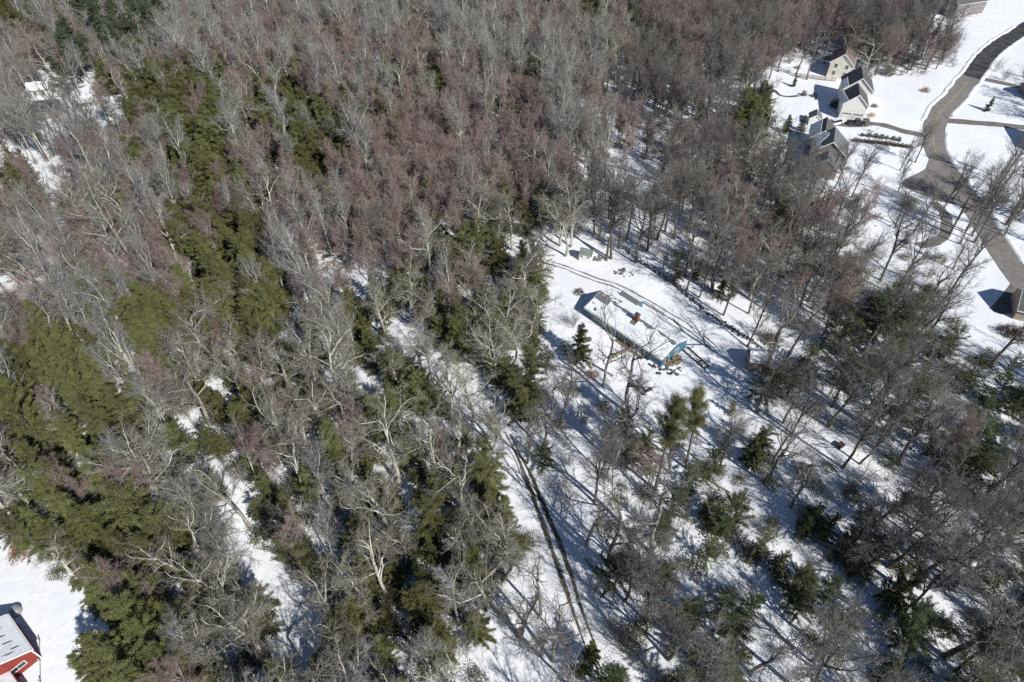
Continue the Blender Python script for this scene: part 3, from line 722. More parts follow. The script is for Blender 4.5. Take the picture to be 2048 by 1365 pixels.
# patio things
t = yard('picnic_table', 'weathered picnic table on the snowy patio', 'table', 1352, 722, 20)
MB().box(-.95, .95, -.38, .38, .70, .76).build('table_top', M['wood'], t)
for s in (-1, 1):
    MB().box(-.95, .95, s*.78-.14, s*.78+.14, .42, .47).build('bench', M['wood'], t)
    MB().bar((s*.7, -.75, 0), (s*.7, -.05, .7), .04).bar((s*.7, .75, 0), (s*.7, .05, .7), .04).bar((s*.7, -.8, .40), (s*.7, .8, .40), .04).build('leg', M['wood'], t)
t = yard('fire_pit', 'round stone fire pit on the patio', 'fire pit', 1327, 736)
for i in range(12):
    a = i*math.pi/6; o = link(bpy.data.objects.new('stone', ROCKS[i % 7]), t); o.location = (.85*math.cos(a), .85*math.sin(a), .15); o.scale = (.5, .42, .5); o.rotation_euler = (0, 0, a)
for i, (u, v, a, l_) in enumerate(((1309, 738, 40, 'nearest the porch'), (1318, 751, 140, 'below the fire pit'), (1340, 752, 220, 'right of the fire pit'))):
    t = yard('chair', 'dark garden chair '+l_, 'chair', u, v, a); tag(t, group='garden chairs round the fire pit')
    MB().box(-.27, .27, -.27, .27, .40, .45).build('seat', M['wood_dark'], t)
    MB().prism([(-.27, .24, .45), (.27, .24, .45), (.27, .29, .45), (-.27, .29, .45)], [(-.27, .40, 1.0), (.27, .40, 1.0), (.27, .45, 1.0), (-.27, .45, 1.0)]).build('backrest', M['wood_dark'], t)
    for sx in (-1, 1):
        for sy in (-1, 1): MB().box(sx*.25-.025, sx*.25+.025, sy*.25-.025, sy*.25+.025, 0, .40).build('leg', M['wood_dark'], t)
t = yard('retaining_wall', 'low timber retaining wall stepping across the front yard', 'retaining wall', 1250, 706, 28)
for k in range(3): MB().box(-3.8+.1*k, 3.6-.07*k, -.12+.03*k, .12+.03*k, .18*k, .18*k+.17).build('timber', M['wood'], t)
t = yard('hatch', 'sloping snow covered cellar hatch before the porch', 'hatch', 1277, 706, -47)
MB().prism([(-1, -.8, 0), (1, -.8, 0), (1, .8, 0), (-1, .8, 0)], [(-1, -.8, .35), (1, -.8, .35), (1, .8, .9), (-1, .8, .9)]).build('frame', M['tan'], t)
MB().prism([(-.95, -.75, .37), (.95, -.75, .37), (.95, .75, .90), (-.95, .75, .90)], [(-.95, -.75, .45), (.95, -.75, .45), (.95, .75, .98), (-.95, .75, .98)]).build('snow_cap', M['snow2'], t)
t = yard('rail_fence', 'short broken wooden rail at the edge of the front lawn', 'rail', 1205, 742, -40)
MB().bar((-2.4, 0, .4), (2.4, 0, .5), .10).build('rail', M['wood_dark'], t)
for s in (-2.2, 0, 2.2): MB().box(s-.08, s+.08, -.08, .08, -.1, .65).build('post', M['wood_dark'], t)
t = yard('log_stack', 'tan log stack under a cover in the right hand wood', 'log stack', 1606, 946, 62)
for r_ in range(4):
    for k in range(7-r_ % 2): MB().bar((-.85, -.85+.28*k+.14*(r_ % 2), .14+.25*r_), (.85, -.85+.28*k+.14*(r_ % 2), .14+.25*r_), .135, 7).build('log', M['tan'], t)
MB().box(-.95, .95, -1.0, 1.0, 1.06, 1.10).build('cover', M['shingle_brown'], t)
t = yard('dark_crate', 'dark crate in the snow above the log stack', 'crate', 1678, 896, 30)
for k in range(4): MB().box(-.6, .6, -.45, .45, .2*k, .2*k+.17).build('plank', M['wood_dark'], t)
t = yard('tent', 'small teal tarpaulin tent in the snowy gap of the wood', 'tent', 712, 606, 10)
MB().prism([(-1.2, -1, 0), (1.2, -1, 0), (1.2, 1, 0), (-1.2, 1, 0)], [(-1.1, -.12, 1.9), (1.1, -.12, 1.9), (1.1, .12, 1.9), (-1.1, .12, 1.9)]).build('canopy', M['teal'], t)
MB().bar((-1.25, 0, 0), (-1.15, 0, 2.05), .04).build('pole', M['galv'], t)
t = yard('barrel', 'dark blue barrel on the snow beside the lower drive', 'barrel', 1133, 1296)
for z0, z1, r0, r1 in ((0, .3, .27, .30), (.3, .6, .30, .30), (.6, .9, .30, .27)): MB().bar((0, 0, z0), (0, 0, z1), r0, 14, r1).build('band', M['barrel'], t)
MB().bar((0, 0, .9), (0, 0, .94), .25, 14).build('lid', M['tyre'], t)
t = yard('oil_tank', 'round grey domed tank in the shade of the red building', 'tank', 34, 1226)
for z0, z1, r0, r1 in ((0, .7, .85, .85), (.7, .95, .85, .62), (.95, 1.05, .62, .25)): MB().bar((0, 0, z0), (0, 0, z1), r0, 18, r1).build('shell', M['galv'], t)
for (u, v, lab) in ((1900, 240, 'mailbox on a post at the mouth of the straight drive'), (1845, 280, 'mailbox on a post at the left verge of the road')):
    t = yard('mailbox', lab, 'mailbox', u, v, 80)
    MB().box(-.05, .05, -.05, .05, 0, 1.05).build('post', M['wood'], t)
    MB().box(-.28, .28, -.1, .1, 1.05, 1.2).bar((-.28, 0, 1.2), (.28, 0, 1.2), .1, 10).build('box', M['wood_dark'], t)
t = yard('swing_bench', 'white garden swing beside the round hedge', 'swing', 1746, 266, -10)
for s in (-1, 1): MB().bar((s*1.1, -.6, 0), (s*1.0, 0, 1.9), .05).bar((s*1.1, .6, 0), (s*1.0, 0, 1.9), .05).build('side_frame', M['white'], t)
MB().bar((-1.05, 0, 1.9), (1.05, 0, 1.9), .05).build('top_bar', M['white'], t)
MB().box(-.8, .8, -.25, .25, .5, .56).box(-.8, .8, .22, .28, .56, 1.05).build('seat', M['white'], t)

# ------------------------------------------------------------------ plants: tree maker
def nrm(a): return a/np.maximum(np.linalg.norm(a, axis=-1, keepdims=True), 1e-9)
def orth(rng, d):
    return nrm(np.cross(d, rng.standard_normal(d.shape)))
def grow(rng, start, d, length, nseg, jit, up):
    m = len(start); P = np.zeros((m, nseg+1, 3)); D = np.zeros((m, nseg+1, 3)); P[:, 0] = start; D[:, 0] = d
    for s in range(nseg):
        d = nrm(d + rng.standard_normal((m, 3))*jit + np.array([0, 0, up]))
        P[:, s+1] = P[:, s] + d*(length/nseg)[:, None]; D[:, s+1] = d
    return P, D
def tubes(P, R, sides):
    """P (m,n,3) chains, R (m,n) radii -> verts, quads"""
    m, n, _ = P.shape
    T = nrm(np.gradient(P, axis=1)); ref = np.where(np.abs(T[..., 2:3]) > .9, np.array([1., 0, 0]), np.array([0, 0, 1.]))
    ref = ref[:, :1].repeat(n, 1)
    A = nrm(np.cross(T, ref)); B = np.cross(T, A)
    th = 2*np.pi*np.arange(sides)/sides
    V = P[:, :, None] + R[:, :, None, None]*(np.cos(th)[None, None, :, None]*A[:, :, None]+np.sin(th)[None, None, :, None]*B[:, :, None])
    I = np.arange(m*n*sides).reshape(m, n, sides); J = np.roll(I, -1, 2)
    F = np.stack([I[:, :-1], J[:, :-1], J[:, 1:], I[:, 1:]], -1).reshape(-1, 4)
    return V.reshape(-1, 3), F
def merge(parts):
    V = []; F = []; o = 0
    for v, f in parts: V.append(v); F.append(f+o); o += len(v)
    return np.concatenate(V), np.concatenate(F)
def children(rng, P, D, R, L, k, t0, ang, lenf, radf, t1=1.0):
    """k children along every branch of a level"""
    m, n, _ = P.shape
    t = (np.linspace(t0, t1, k)[None]+rng.uniform(-.5, .5, (m, k))*(t1-t0)/k).clip(.02, 1)
    f = t*(n-1); i = np.minimum(f.astype(int), n-2); w_ = (f-i)[..., None]; r_ = np.arange(m)[:, None]
    S = P[r_, i]*(1-w_)+P[r_, i+1]*w_; d = nrm(D[r_, i]*(1-w_)+D[r_, i+1]*w_)
    rad = (R[r_, i]*(1-w_[..., 0])+R[r_, i+1]*w_[..., 0])*radf
    d = d.reshape(-1, 3); S = S.reshape(-1, 3)
    a = np.radians(rng.uniform(ang[0], ang[1], len(d)))[:, None]
    nd = nrm(np.cos(a)*d+np.sin(a)*orth(rng, d))
    ln = (L[:, None]*(1-.45*t)*rng.uniform(lenf[0], lenf[1], (m, k))).ravel()
    return S, nd, ln, rad.ravel()

def bare_tree(seed, h, kind):
    """returns trunk mesh data and crown mesh data; kind pale|grey|red|sapling"""
    rng = np.random.default_rng(seed)
    K = dict(pale=dict(tr=.52, j0=.07, nl=7, a1=(25, 60), l1=(.50, .80), j1=.24, up=.07, k2=7, a2=(30, 65), l2=(.42, .68), j2=.26, k3=7, l3=(.40, .65), k4=7, l4=(.45, .8), r=.0145),
             grey=dict(tr=.62, j0=.04, nl=9, a1=(18, 45), l1=(.42, .66), j1=.13, up=.10, k2=7, a2=(25, 50), l2=(.40, .65), j2=.17, k3=7, l3=(.40, .68), k4=6, l4=(.45, .8), r=.0115),
             red=dict(tr=.50, j0=.05, nl=10, a1=(16, 54), l1=(.48, .78), j1=.14, up=.08, k2=7, a2=(22, 52), l2=(.40, .62), j2=.14, k3=8, l3=(.40, .68), k4=8, l4=(.45, .85), r=.0105),
             open=dict(tr=.58, j0=.06, nl=7, a1=(22, 58), l1=(.42, .72), j1=.22, up=.07, k2=6, a2=(28, 62), l2=(.40, .66), j2=.24, k3=5, l3=(.40, .65), k4=4, l4=(.45, .8), r=.0130))[kind]
    L0 = np.array([h*K['tr']]); r0 = h*K['r']
    P0, D0 = grow(rng, np.array([[0, 0, -.5]]), nrm(np.array([[rng.normal(0, .06), rng.normal(0, .06), 1.]])), L0, 8, K['j0'], .10)
    R0 = np.linspace(r0*1.15, r0*.62, 9)[None]; R0[0, 0] *= 1.25
    V0 = [tubes(P0, R0, 8)]
    # limbs: most near the top of the bole, a few lower down
    S, d, ln, rad = children(rng, P0, D0, R0, L0, K['nl'], .52, K['a1'], K['l1'], .62)
    ln = L0[0]*rng.uniform(*K['l1'], len(ln))*np.linspace(.75, 1.05, len(ln))
    top = slice(-3, None); S[top] = P0[0, -1]; rad[top] = R0[0, -1]*.78
    d[top] = nrm(d[top]+np.array([0, 0, .5]))
    P1, D1 = grow(rng, S, d, ln, 7, K['j1'], K['up']); R1 = rad[:, None]*np.linspace(1, .28, 8)[None]
    V0.append(tubes(P1, R1, 6))
    S, d, l2, rad = children(rng, P1, D1, R1, ln, K['k2'], .22, K['a2'], K['l2'], .62)
    P2, D2 = grow(rng, S, d, l2, 5, K['j2'], K['up']*.7); R2 = np.maximum(rad, .03)[:, None]*np.linspace(1, .34, 6)[None]
    C = [tubes(P2, R2, 4)]
    S, d, l3, rad = children(rng, P2, D2, R2, l2, K['k3'], .15, (25, 60), K['l3'], .6)
    l3 = np.maximum(l3, .8)
    P3, D3 = grow(rng, S, d, l3, 3, .17, K['up']*.7); R3 = np.clip(rad, .017, .05)[:, None]*np.linspace(1, .55, 4)[None]
    C.append(tubes(P3, R3, 3))
    S, d, l4, rad = children(rng, P3, D3, R3, l3, K['k4'], .12, (22, 60), K['l4'], .6)
    l4 = np.maximum(l4, .55)
    P4, D4 = grow(rng, S, d, l4, 2, .14, K['up']*.8); R4 = np.full(len(l4), .0115)[:, None]*np.array([1, .9, .5])[None]
    C.append(tubes(P4, R4, 3))
    return merge(V0), merge(C)

def evergreen(seed, h, R, nb, ns, droop, base=.10, leaf=(.35, .75), wid=.32, prof=.75, whorl=False, gaps=0.0, tuft=0.0):
    rng = np.random.default_rng(seed)
    P0, D0 = grow(rng, np.array([[0, 0, -.4]]), np.array([[0, 0, 1.]]), np.array([h+.2]), 8, .025, .2)
    R0 = np.linspace(h*.014, .02, 9)[None]
    t = np.sort(base+(1-base)*rng.random(nb)**.9*.985)
    if whorl: t = np.round(t*14)/14*.985+rng.normal(0, .008, nb)
    t = t.clip(base*.8, .985)
    f = t*8; i = np.minimum(f.astype(int), 7); w_ = (f-i)[:, None]
    S = P0[0, i]*(1-w_)+P0[0, i+1]*w_
    az = rng.uniform(0, 2*np.pi, nb)
    lobe = 1+.22*np.sin(az*2+rng.uniform(0, 6))+.14*np.sin(az*3+t*7+rng.uniform(0, 6))
    u_ = (t-base)/(1-base)
    ln = R*lobe*((1-u_)**prof*.95+.06)*np.minimum(1, .55+u_*3)*rng.uniform(.6, 1.15, nb)
    if gaps: ln *= np.where(rng.random(nb) < gaps, .35, 1)
    el = np.radians(18+22*u_ + rng.normal(0, 8, nb))-droop
    d = np.stack([np.cos(az)*np.cos(el), np.sin(az)*np.cos(el), np.sin(el)], 1)
    P1, D1 = grow(rng, S, d, ln, 4, .08, -.06-droop*.12); R1 = np.maximum(.012*ln, .012)[:, None]*np.linspace(1, .3, 5)[None]
    wood = merge([tubes(P0, R0, 7), tubes(P1, R1, 3)])
    # sprays of needles
    k = np.maximum(4, (ns*ln/ln.mean())).astype(int); bi = np.repeat(np.arange(nb), k); m = len(bi)
    s = .12+.9*rng.random(m)**.75; s = s.clip(0, 1)
    f = s*4; i = np.minimum(f.astype(int), 3); w_ = (f-i)[:, None]
    B = P1[bi, i]*(1-w_)+P1[bi, i+1]*w_; dd = D1[bi, i]
    side = rng.choice([-1, 1], m); a = np.radians(rng.uniform(15, 75, m))*side*(1-.5*s)
    ca_, sa_ = np.cos(a), np.sin(a)
    sd = np.stack([dd[:, 0]*ca_-dd[:, 1]*sa_, dd[:, 0]*sa_+dd[:, 1]*ca_, dd[:, 2]+rng.normal(-.10, .22, m)], 1); sd = nrm(sd)
    if tuft: sd = nrm(sd*(1-tuft)+rng.standard_normal((m, 3))*tuft+np.array([0, 0, .25*tuft]))
    B = B+rng.normal(0, .06+.30*tuft, (m, 3))
    ll = rng.uniform(leaf[0], leaf[1], m)*(.6+.5*np.minimum(1, ln[bi]/2.0)); ww = ll*wid*rng.uniform(.7, 1.25, m)
    nn = nrm(np.cross(sd, np.array([0, 0, 1.]))+rng.normal(0, .35, (m, 3))); nn = nrm(nn-sd*(nn*sd).sum(1, keepdims=True))
    mid = B+sd*(ll*.45)[:, None]+np.array([0, 0, .04])
    V = np.stack([B, mid+nn*(ww*.5)[:, None], B+sd*ll[:, None]-np.array([0, 0, .06]), mid-nn*(ww*.5)[:, None]], 1).reshape(-1, 3)
    F = np.arange(m*4).reshape(m, 4)
    return wood, (V, F)

def bush(seed, r, hgt, n, leaf, hollow=.4):
    rng = np.random.default_rng(seed)
    d = nrm(rng.standard_normal((n, 3))); d[:, 2] = np.abs(d[:, 2])
    lob = 1+.22*np.sin(3*np.arctan2(d[:, 1], d[:, 0])+seed)+.15*np.sin(5*d[:, 2]*3+seed)
    q = d*(rng.uniform(hollow, 1, n)**.6*lob)[:, None]*np.array([r, r, hgt])
    t = nrm(rng.standard_normal((n, 3))+d*.5); o_ = orth(rng, t); l_ = leaf*rng.uniform(.7, 1.3, n)[:, None]
    V = np.stack([q-t*l_*.5, q+o_*l_*.3, q+t*l_*.5, q-o_*l_*.3], 1).reshape(-1, 3)
    return V, np.arange(n*4).reshape(n, 4)
def stems(seed, n, hgt, spread, rad=.018):
    rng = np.random.default_rng(seed)
    S = np.column_stack([rng.normal(0, .25, (n, 2)), np.full(n, -.1)]); d = nrm(np.column_stack([rng.normal(0, spread, (n, 2)), np.ones(n)]))
    P, D = grow(rng, S, d, hgt*rng.uniform(.6, 1.1, n), 4, .12, .05); R = np.full((n, 1), rad)*np.linspace(1, .45, 5)[None]
    parts = [tubes(P, R, 3)]
    S, d, l2, r2 = children(rng, P, D, R, hgt*np.ones(n), 7, .25, (20, 55), (.25, .5), .7)
    P2, D2 = grow(rng, S, d, l2, 2, .15, .06); parts.append(tubes(P2, np.full((len(l2), 1), .010)*np.array([[1, .8, .5]]), 3))
    S, d, l3, r3 = children(rng, P2, D2, np.full((len(l2), 3), .01), l2, 4, .2, (20, 55), (.4, .7), .7)
    P3, D3 = grow(rng, S, d, l3, 1, .1, .05); parts.append(tubes(P3, np.full((len(l3), 1), .008)*np.array([[1, .6]]), 3))
    return merge(parts)

TREES = {}   # kind -> list of (height, trunk mesh, crown mesh)
def reg(kind, h, tr, cr, bm, cm):
    TREES.setdefault(kind, []).append((h, np_mesh(kind+' trunk', tr[0], tr[1], bm), np_mesh(kind+' crown', cr[0], cr[1], cm, smooth=False if 'ever' in kind or 'pine' in kind else True)))
for i in range(7): hh = 20+(i % 4); reg('pale', hh, *bare_tree(100+i, hh, 'pale'), M['bark_pale'], M['twig_pale'])
for i in range(6): hh = 20+(i % 4); reg('open', hh, *bare_tree(170+i, hh, 'open'), M['bark_mid'], M['twig_grey'])
for i in range(5): hh = 20+(i % 4); reg('dark', hh, *bare_tree(150+i, hh, 'pale'), M['bark_grey'], M['twig_grey'])  # pale tree form again, shaded side put into darker bark and twigs
for i in range(5): hh = 21+(i % 4); reg('silver', hh, *bare_tree(250+i, hh, 'grey'), M['bark_pale'], M['twig_haze'])  # grey tree form again, haze put into paler bark and twigs
for i in range(7): hh = 21+(i % 4); reg('grey', hh, *bare_tree(200+i, hh, 'grey'), M['bark_grey'], M['twig_grey'])
for i in range(6): hh = 18+(i % 3); reg('red', hh, *bare_tree(300+i, hh, 'red'), M['bark_red'], M['twig_red'])
for i in range(3): hh = 12.; reg('evergreen', hh, *evergreen(400+i, hh, 3.2+.3*(i % 3), 130, 170, .04+.05*(i % 2), base=.05, leaf=(.14, .38), wid=.28, prof=.72, gaps=.24, tuft=.26), M['bark_grey'], M['needle'])
for i in range(6): hh = 12.; reg('evergreen', hh, *evergreen(420+i, hh, 3.9+.35*(i % 3), 85, 135, .02+.05*(i % 2), base=.05, leaf=(.16, .40), wid=.21, prof=.60, gaps=.32, tuft=.26), M['bark_grey'], M['needle'] if i < 3 else M['needle_dark'])  # second half in dark needles, shade of the right wood painted in
for i in range(3): hh = 19.; reg('pine', hh, *evergreen(500+i, hh, 3.9, 130, 170, .0, base=.28, leaf=(.18, .42), prof=.55, whorl=True, gaps=.25, tuft=.35), M['bark_grey'], M['needle_pine'])
for i in range(2): hh = 18.; reg('scrub_pine', hh, *evergreen(540+i, hh, 2.7, 110, 300, -.30, base=.50, leaf=(.10, .22), wid=.26, prof=.36, gaps=.5, tuft=.45), M['bark_grey'], M['needle'])
for i in range(2): hh = 8.; reg('spruce', hh, *evergreen(560+i, hh, 2.0, 150, 120, .10, base=.04, leaf=(.14, .32), prof=.85, tuft=.15), M['bark_grey'], M['needle_dark'])

KIND_NAME = {'silver': 'haze_paled_tree', 'open': 'open_crowned_tree', 'dark': 'shade_toned_tree', 'pale': 'pale_bare_tree', 'grey': 'grey_bare_tree', 'red': 'red_twigged_tree', 'evergreen': 'evergreen_tree', 'pine': 'tall_pine_tree', 'scrub_pine': 'scrub_pine_tree', 'spruce': 'spruce_tree'}
KIND_GROUP = {'silver': 'haze-pale bare trees', 'open': 'open crowned bare trees', 'dark': 'shade-dark spreading bare trees', 'pale': 'pale crooked bare trees', 'grey': 'grey upright bare trees', 'red': 'bare trees with reddish twigs', 'evergreen': 'feathery olive evergreens', 'pine': 'tall dark pines'}
KIND_DESC = {'silver': 'haze-pale bare tree with upright limbs', 'open': 'bare tree with few thick limbs', 'dark': 'shade-dark bare tree with spreading limbs', 'pale': 'pale bare tree with crooked limbs', 'grey': 'grey bare tree with upright limbs', 'red': 'bare tree with reddish twig haze', 'evergreen': 'feathery olive evergreen', 'pine': 'tall dark layered pine', 'scrub_pine': 'tall pine with bare trunk and tufted top', 'spruce': 'dark dense conifer'}
def plant_tree(kind, x, y, h, rz, label, group=None, var=None, lean=0.0):
    vs = TREES[kind]; vh, tm, cm = vs[(var if var is not None else random.randrange(len(vs))) % len(vs)]
    s = h/vh; wd = s*random.uniform(.85, 1.12)*(.84 if kind in ('red', 'silver') else 1)
    t = empty(KIND_NAME[kind], x, y, rz); t.scale = (wd, wd, s); t.rotation_euler = (random.gauss(0, .03)+lean, random.gauss(0, .03), rz)
    tag(t, label, 'tree', group)
    link(bpy.data.objects.new('trunk', tm), t); link(bpy.data.objects.new('crown', cm), t)
    return t

# ---- trees one can single out (foot of the trunk in photo pixels)
NAMED = [
 ('grey',1213,517,24,'left trunk of the pale pair behind the rubble heap'),('grey',1222,517,24.5,'right trunk of the pale pair behind the rubble heap'),
 ('pale',1121,492,20,'leftmost of three slim pale trees by the green roofed shed'),('pale',1131,513,20,'middle one of three slim pale trees by the green roofed shed'),('pale',1143,494,19,'rightmost of three slim pale trees by the green roofed shed'),
 ('grey',1189,467,22,'slim grey tree behind the green roofed shed'),('grey',1253,480,22,'grey tree behind the upper end of the stone wall'),
 ('grey',1270,525,21,'thin grey tree leaning over the upper stone wall'),('grey',1295,501,22,'dark slim tree behind the stone wall'),
 ('grey',1314,480,20,'thin dark tree in the shade behind the stone wall'),('grey',1348,480,20,'straight tree in the shade above the stone wall'),
 ('grey',1368,549,25,'dark trunked tree rising from evergreens behind the stone wall'),('dark',1424,583,24,'broad dark limbed tree behind the stone wall'),
 ('grey',1399,593,14,'thin sapling beside the broad dark limbed tree'),('open',1520,763,27,'tall grey tree standing before the tan shed'),
 ('grey',1569,722,22,'dark forked tree right of the tan shed'),('grey',1495,692,17,'thin grey tree at the lower end of the stone wall'),
 ('open',1206,772,22,'crooked tree at the left edge of the front lawn'),('open',1258,824,25,'big crooked tree before the blue house'),
 ('grey',1272,824,10,'short broken trunk below the parked white car'),
 ('open',1229,926,22,'twin stemmed tree below the front lawn'),('grey',1055,926,15,'thin dark tree at the edge of the lower snow'),
 ('open',1175,1088,17,'thin dark leaning tree on the lower snow'),('open',1215,1131,26,'tall pale tree right of the lower drive'),
 ('open',1306,1110,26,'twisted pale tree in the middle of the lower wood'),('open',1106,1322,20,'dark bending tree at the bottom beside the drive'),
 ('grey',1081,1312,15,'slim grey tree at the bottom left of the drive'),('open',1134,1368,14,'forked tree at the bottom edge by the barrel'),
 ('grey',1736,851,26,'tall straight trunk by the broken stones'),('grey',1765,876,22,'slim dark trunk right of the tall straight one'),('grey',1713,840,15,'short leaning trunk left of the tall straight one'),
 ('grey',1795,930,22,'dark leaning tree below the broken stones'),('dark',1808,1182,24,'bent tree in the lower right wood'),('dark',1890,1312,26,'large spreading tree in the lower right corner'),
 ('dark',1600,1385,24,'dark arching tree over the snow patch at the bottom right'),('dark',1640,1290,18,'arching tree above the bottom right snow patch'),
 ('pale',607,932,23,'pale crooked tree left of the wood centre'),('pale',797,972,22,'pale forked tree in the lower left wood'),('pale',850,930,19,'pale tree with zigzag limbs in the lower left wood'),
 ('pale',420,850,21,'pale upright tree amid olive evergreens'),('pale',75,592,25,'big pale tree at the left edge of the wood'),('pale',268,526,24,'slender pale tree above the evergreen belt'),('pale',180,490,20,'forked pale tree in the left wood'),
 ('pale',956,502,22,'white limbed tree beside dark evergreens in the centre'),('pale',866,566,21,'pale tree with low limbs near the snowy gap'),('grey',771,531,19,'grey tree behind the teal tent'),
 ('pale',680,795,22,'leftmost of two pale trees in the wood centre'),('pale',640,800,22,'rightmost of two pale trees in the wood centre'),('pale',330,985,20,'pale tree with wide limbs in the lower left evergreens'),
 ('pale',905,840,21,'leaning pale tree in the middle wood'),('pale',945,860,20,'slim pale tree beside the lower snow'),('pale',500,1060,20,'pale wide tree above the red building'),('pale',360,1150,17,'pale tree between the lower left evergreens'),
 ('pale',780,1060,22,'pale spreading tree in the bottom centre wood'),('pale',930,1120,20,'pale tree with lichened limbs left of the lower drive'),('pale',480,1240,18,'slim pale tree in the bottom left wood'),
 ('grey',1799,342,12,'left one of two small trees on the lawn by the road'),('grey',1830,326,13,'right one of two small trees on the lawn by the road'),('grey',1798,381,12,'small bare tree at the corner of the road mouth'),
 ('grey',1640,392,16,'left one of three bare trees before the grey gabled house'),('grey',1668,378,14,'middle one of three bare trees before the grey gabled house'),('grey',1702,396,17,'right one of three bare trees before the grey gabled house'),
 ('grey',1762,560,21,'broad dark tree left of the curving drive'),('grey',1788,590,22,'dark forked tree in the right wood'),('grey',1880,430,18,'bare tree between the road mouth and the curving drive'),('grey',1945,470,20,'bare roadside tree left of the bend'),
 ('grey',1905,400,13,'tree standing on the edge of the road mouth'),('grey',1962,420,15,'bare tree on the far verge of the bend'),('grey',2010,470,16,'bare tree right of the bend'),('grey',1990,398,14,'bare tree on the lawn edge above the bend'),
 ('scrub_pine',1311,978,25,'left one of two tufted pines below the blue house'),('scrub_pine',1372,934,21,'right one of two tufted pines below the blue house'),
 ('spruce',1974,221,4.9,'small leaning conifer alone on the right hand lawn'),('spruce',1516,262,12,'large dark conifer left of the white house'),
 ('spruce',1500,925,9,'dark conifer near the foot of the drive'),('spruce',1600,262,5,'narrow conifer at the corner of the snowy yard'),('spruce',1572,265,6,'narrow conifer before the small white shed'),('spruce',1587,172,4,'slim conifer by the picket fence'),
 ('evergreen',1350,560,6,'low evergreen left of the dark trunk behind the wall'),('evergreen',1395,560,6.5,'low evergreen right of the dark trunk behind the wall'),('evergreen',1440,592,5,'low evergreen at the foot of the broad dark tree'),
 ('evergreen!',1160,690,10,'evergreen at the left edge of the front lawn'),('evergreen',1130,440,11,'dark evergreen behind the three slim pale trees'),('evergreen',1105,430,9,'lesser dark evergreen behind the three slim pale trees'),
 ('evergreen!',750,580,9,'olive evergreen right of the teal tent'),('evergreen!',785,570,9,'taller olive evergreen right of the teal tent'),
 ('evergreen!',205,1300,12,'big olive evergreen beside the red building'),('evergreen!',235,1240,10,'olive evergreen behind the one beside the red building'),('evergreen!',335,1330,13,'olive evergreen at the bottom left edge'),
 ('evergreen!',200,1195,8,'dark evergreen at the corner of the snowy lower left yard'),
 ('evergreen',1460,830,4,'small round evergreen by the drive'),('evergreen',1545,775,5,'dark evergreen at the corner of the tan shed'),('evergreen!',650,385,10,'lone olive evergreen in the red wood'),
 ('evergreen!',1186,1306,6,'low evergreen at the bottom end of the wheel ruts'),('evergreen!',1168,1338,5,'small evergreen at the bottom edge right of the barrel'),
 ('evergreen!',850,1205,13,'big olive evergreen in the bottom centre wood'),('evergreen!',185,950,13,'broad olive evergreen in the lower left wood'),('evergreen!',220,860,11,'olive evergreen above the broad one in the lower left wood'),('evergreen!',378,1040,8,'small olive evergreen between pale limbs'),('evergreen!',178,1345,10,'olive evergreen next to the pole rail'),('evergreen!',240,1330,12,'olive evergreen at the bottom edge left'),
 ('evergreen',1400,235,7,'green conifer amid snow left of the large dark conifer'),('evergreen',1450,195,5,'small green conifer on the snow behind'),
]
placed = []
for n_, (k, u, v, hh, lab) in enumerate(NAMED):
    x, y = G(u, v, hh*.5) if k.endswith('!') else G(u, v); k = k.rstrip('!')
    plant_tree(k, x, y, hh, random.uniform(0, 6.3), lab, var=n_ % 3 if k == 'evergreen' else n_); placed.append((x, y))

# ---- the wood at large, read from the survey map
cand = {k: [] for k in ('red', 'grey', 'pale', 'dark', 'open', 'silver', 'evergreen', 'pine')}; brush_pts = []; laurel_pts = []
KH = {'red': (11, 18), 'grey': (13, 22.5), 'pale': (13, 21), 'evergreen': (4, 13), 'pine': (16, 21)}
cell = 3.1; rng = np.random.default_rng(77)
PL = np.array(placed)
drive_pts = np.concatenate([smooth_path(Z7([(-40,-330),(95,-185),(225,-50),(352,150),(440,290),(520,480),(580,620),(642,800),(700,985),(760,1140),(805,1300)]), 2)])
road_pts = smooth_path(road_c, 2)[:, :2]
def blocked(x, y, u, v):
    if any(inpoly(u, v, p) for p in CLEAR): return True
    return np.min((drive_pts[:, 0]-x)**2+(drive_pts[:, 1]-y)**2) < 7.0 or np.min((road_pts[:, 0]-x)**2+(road_pts[:, 1]-y)**2) < 17.0
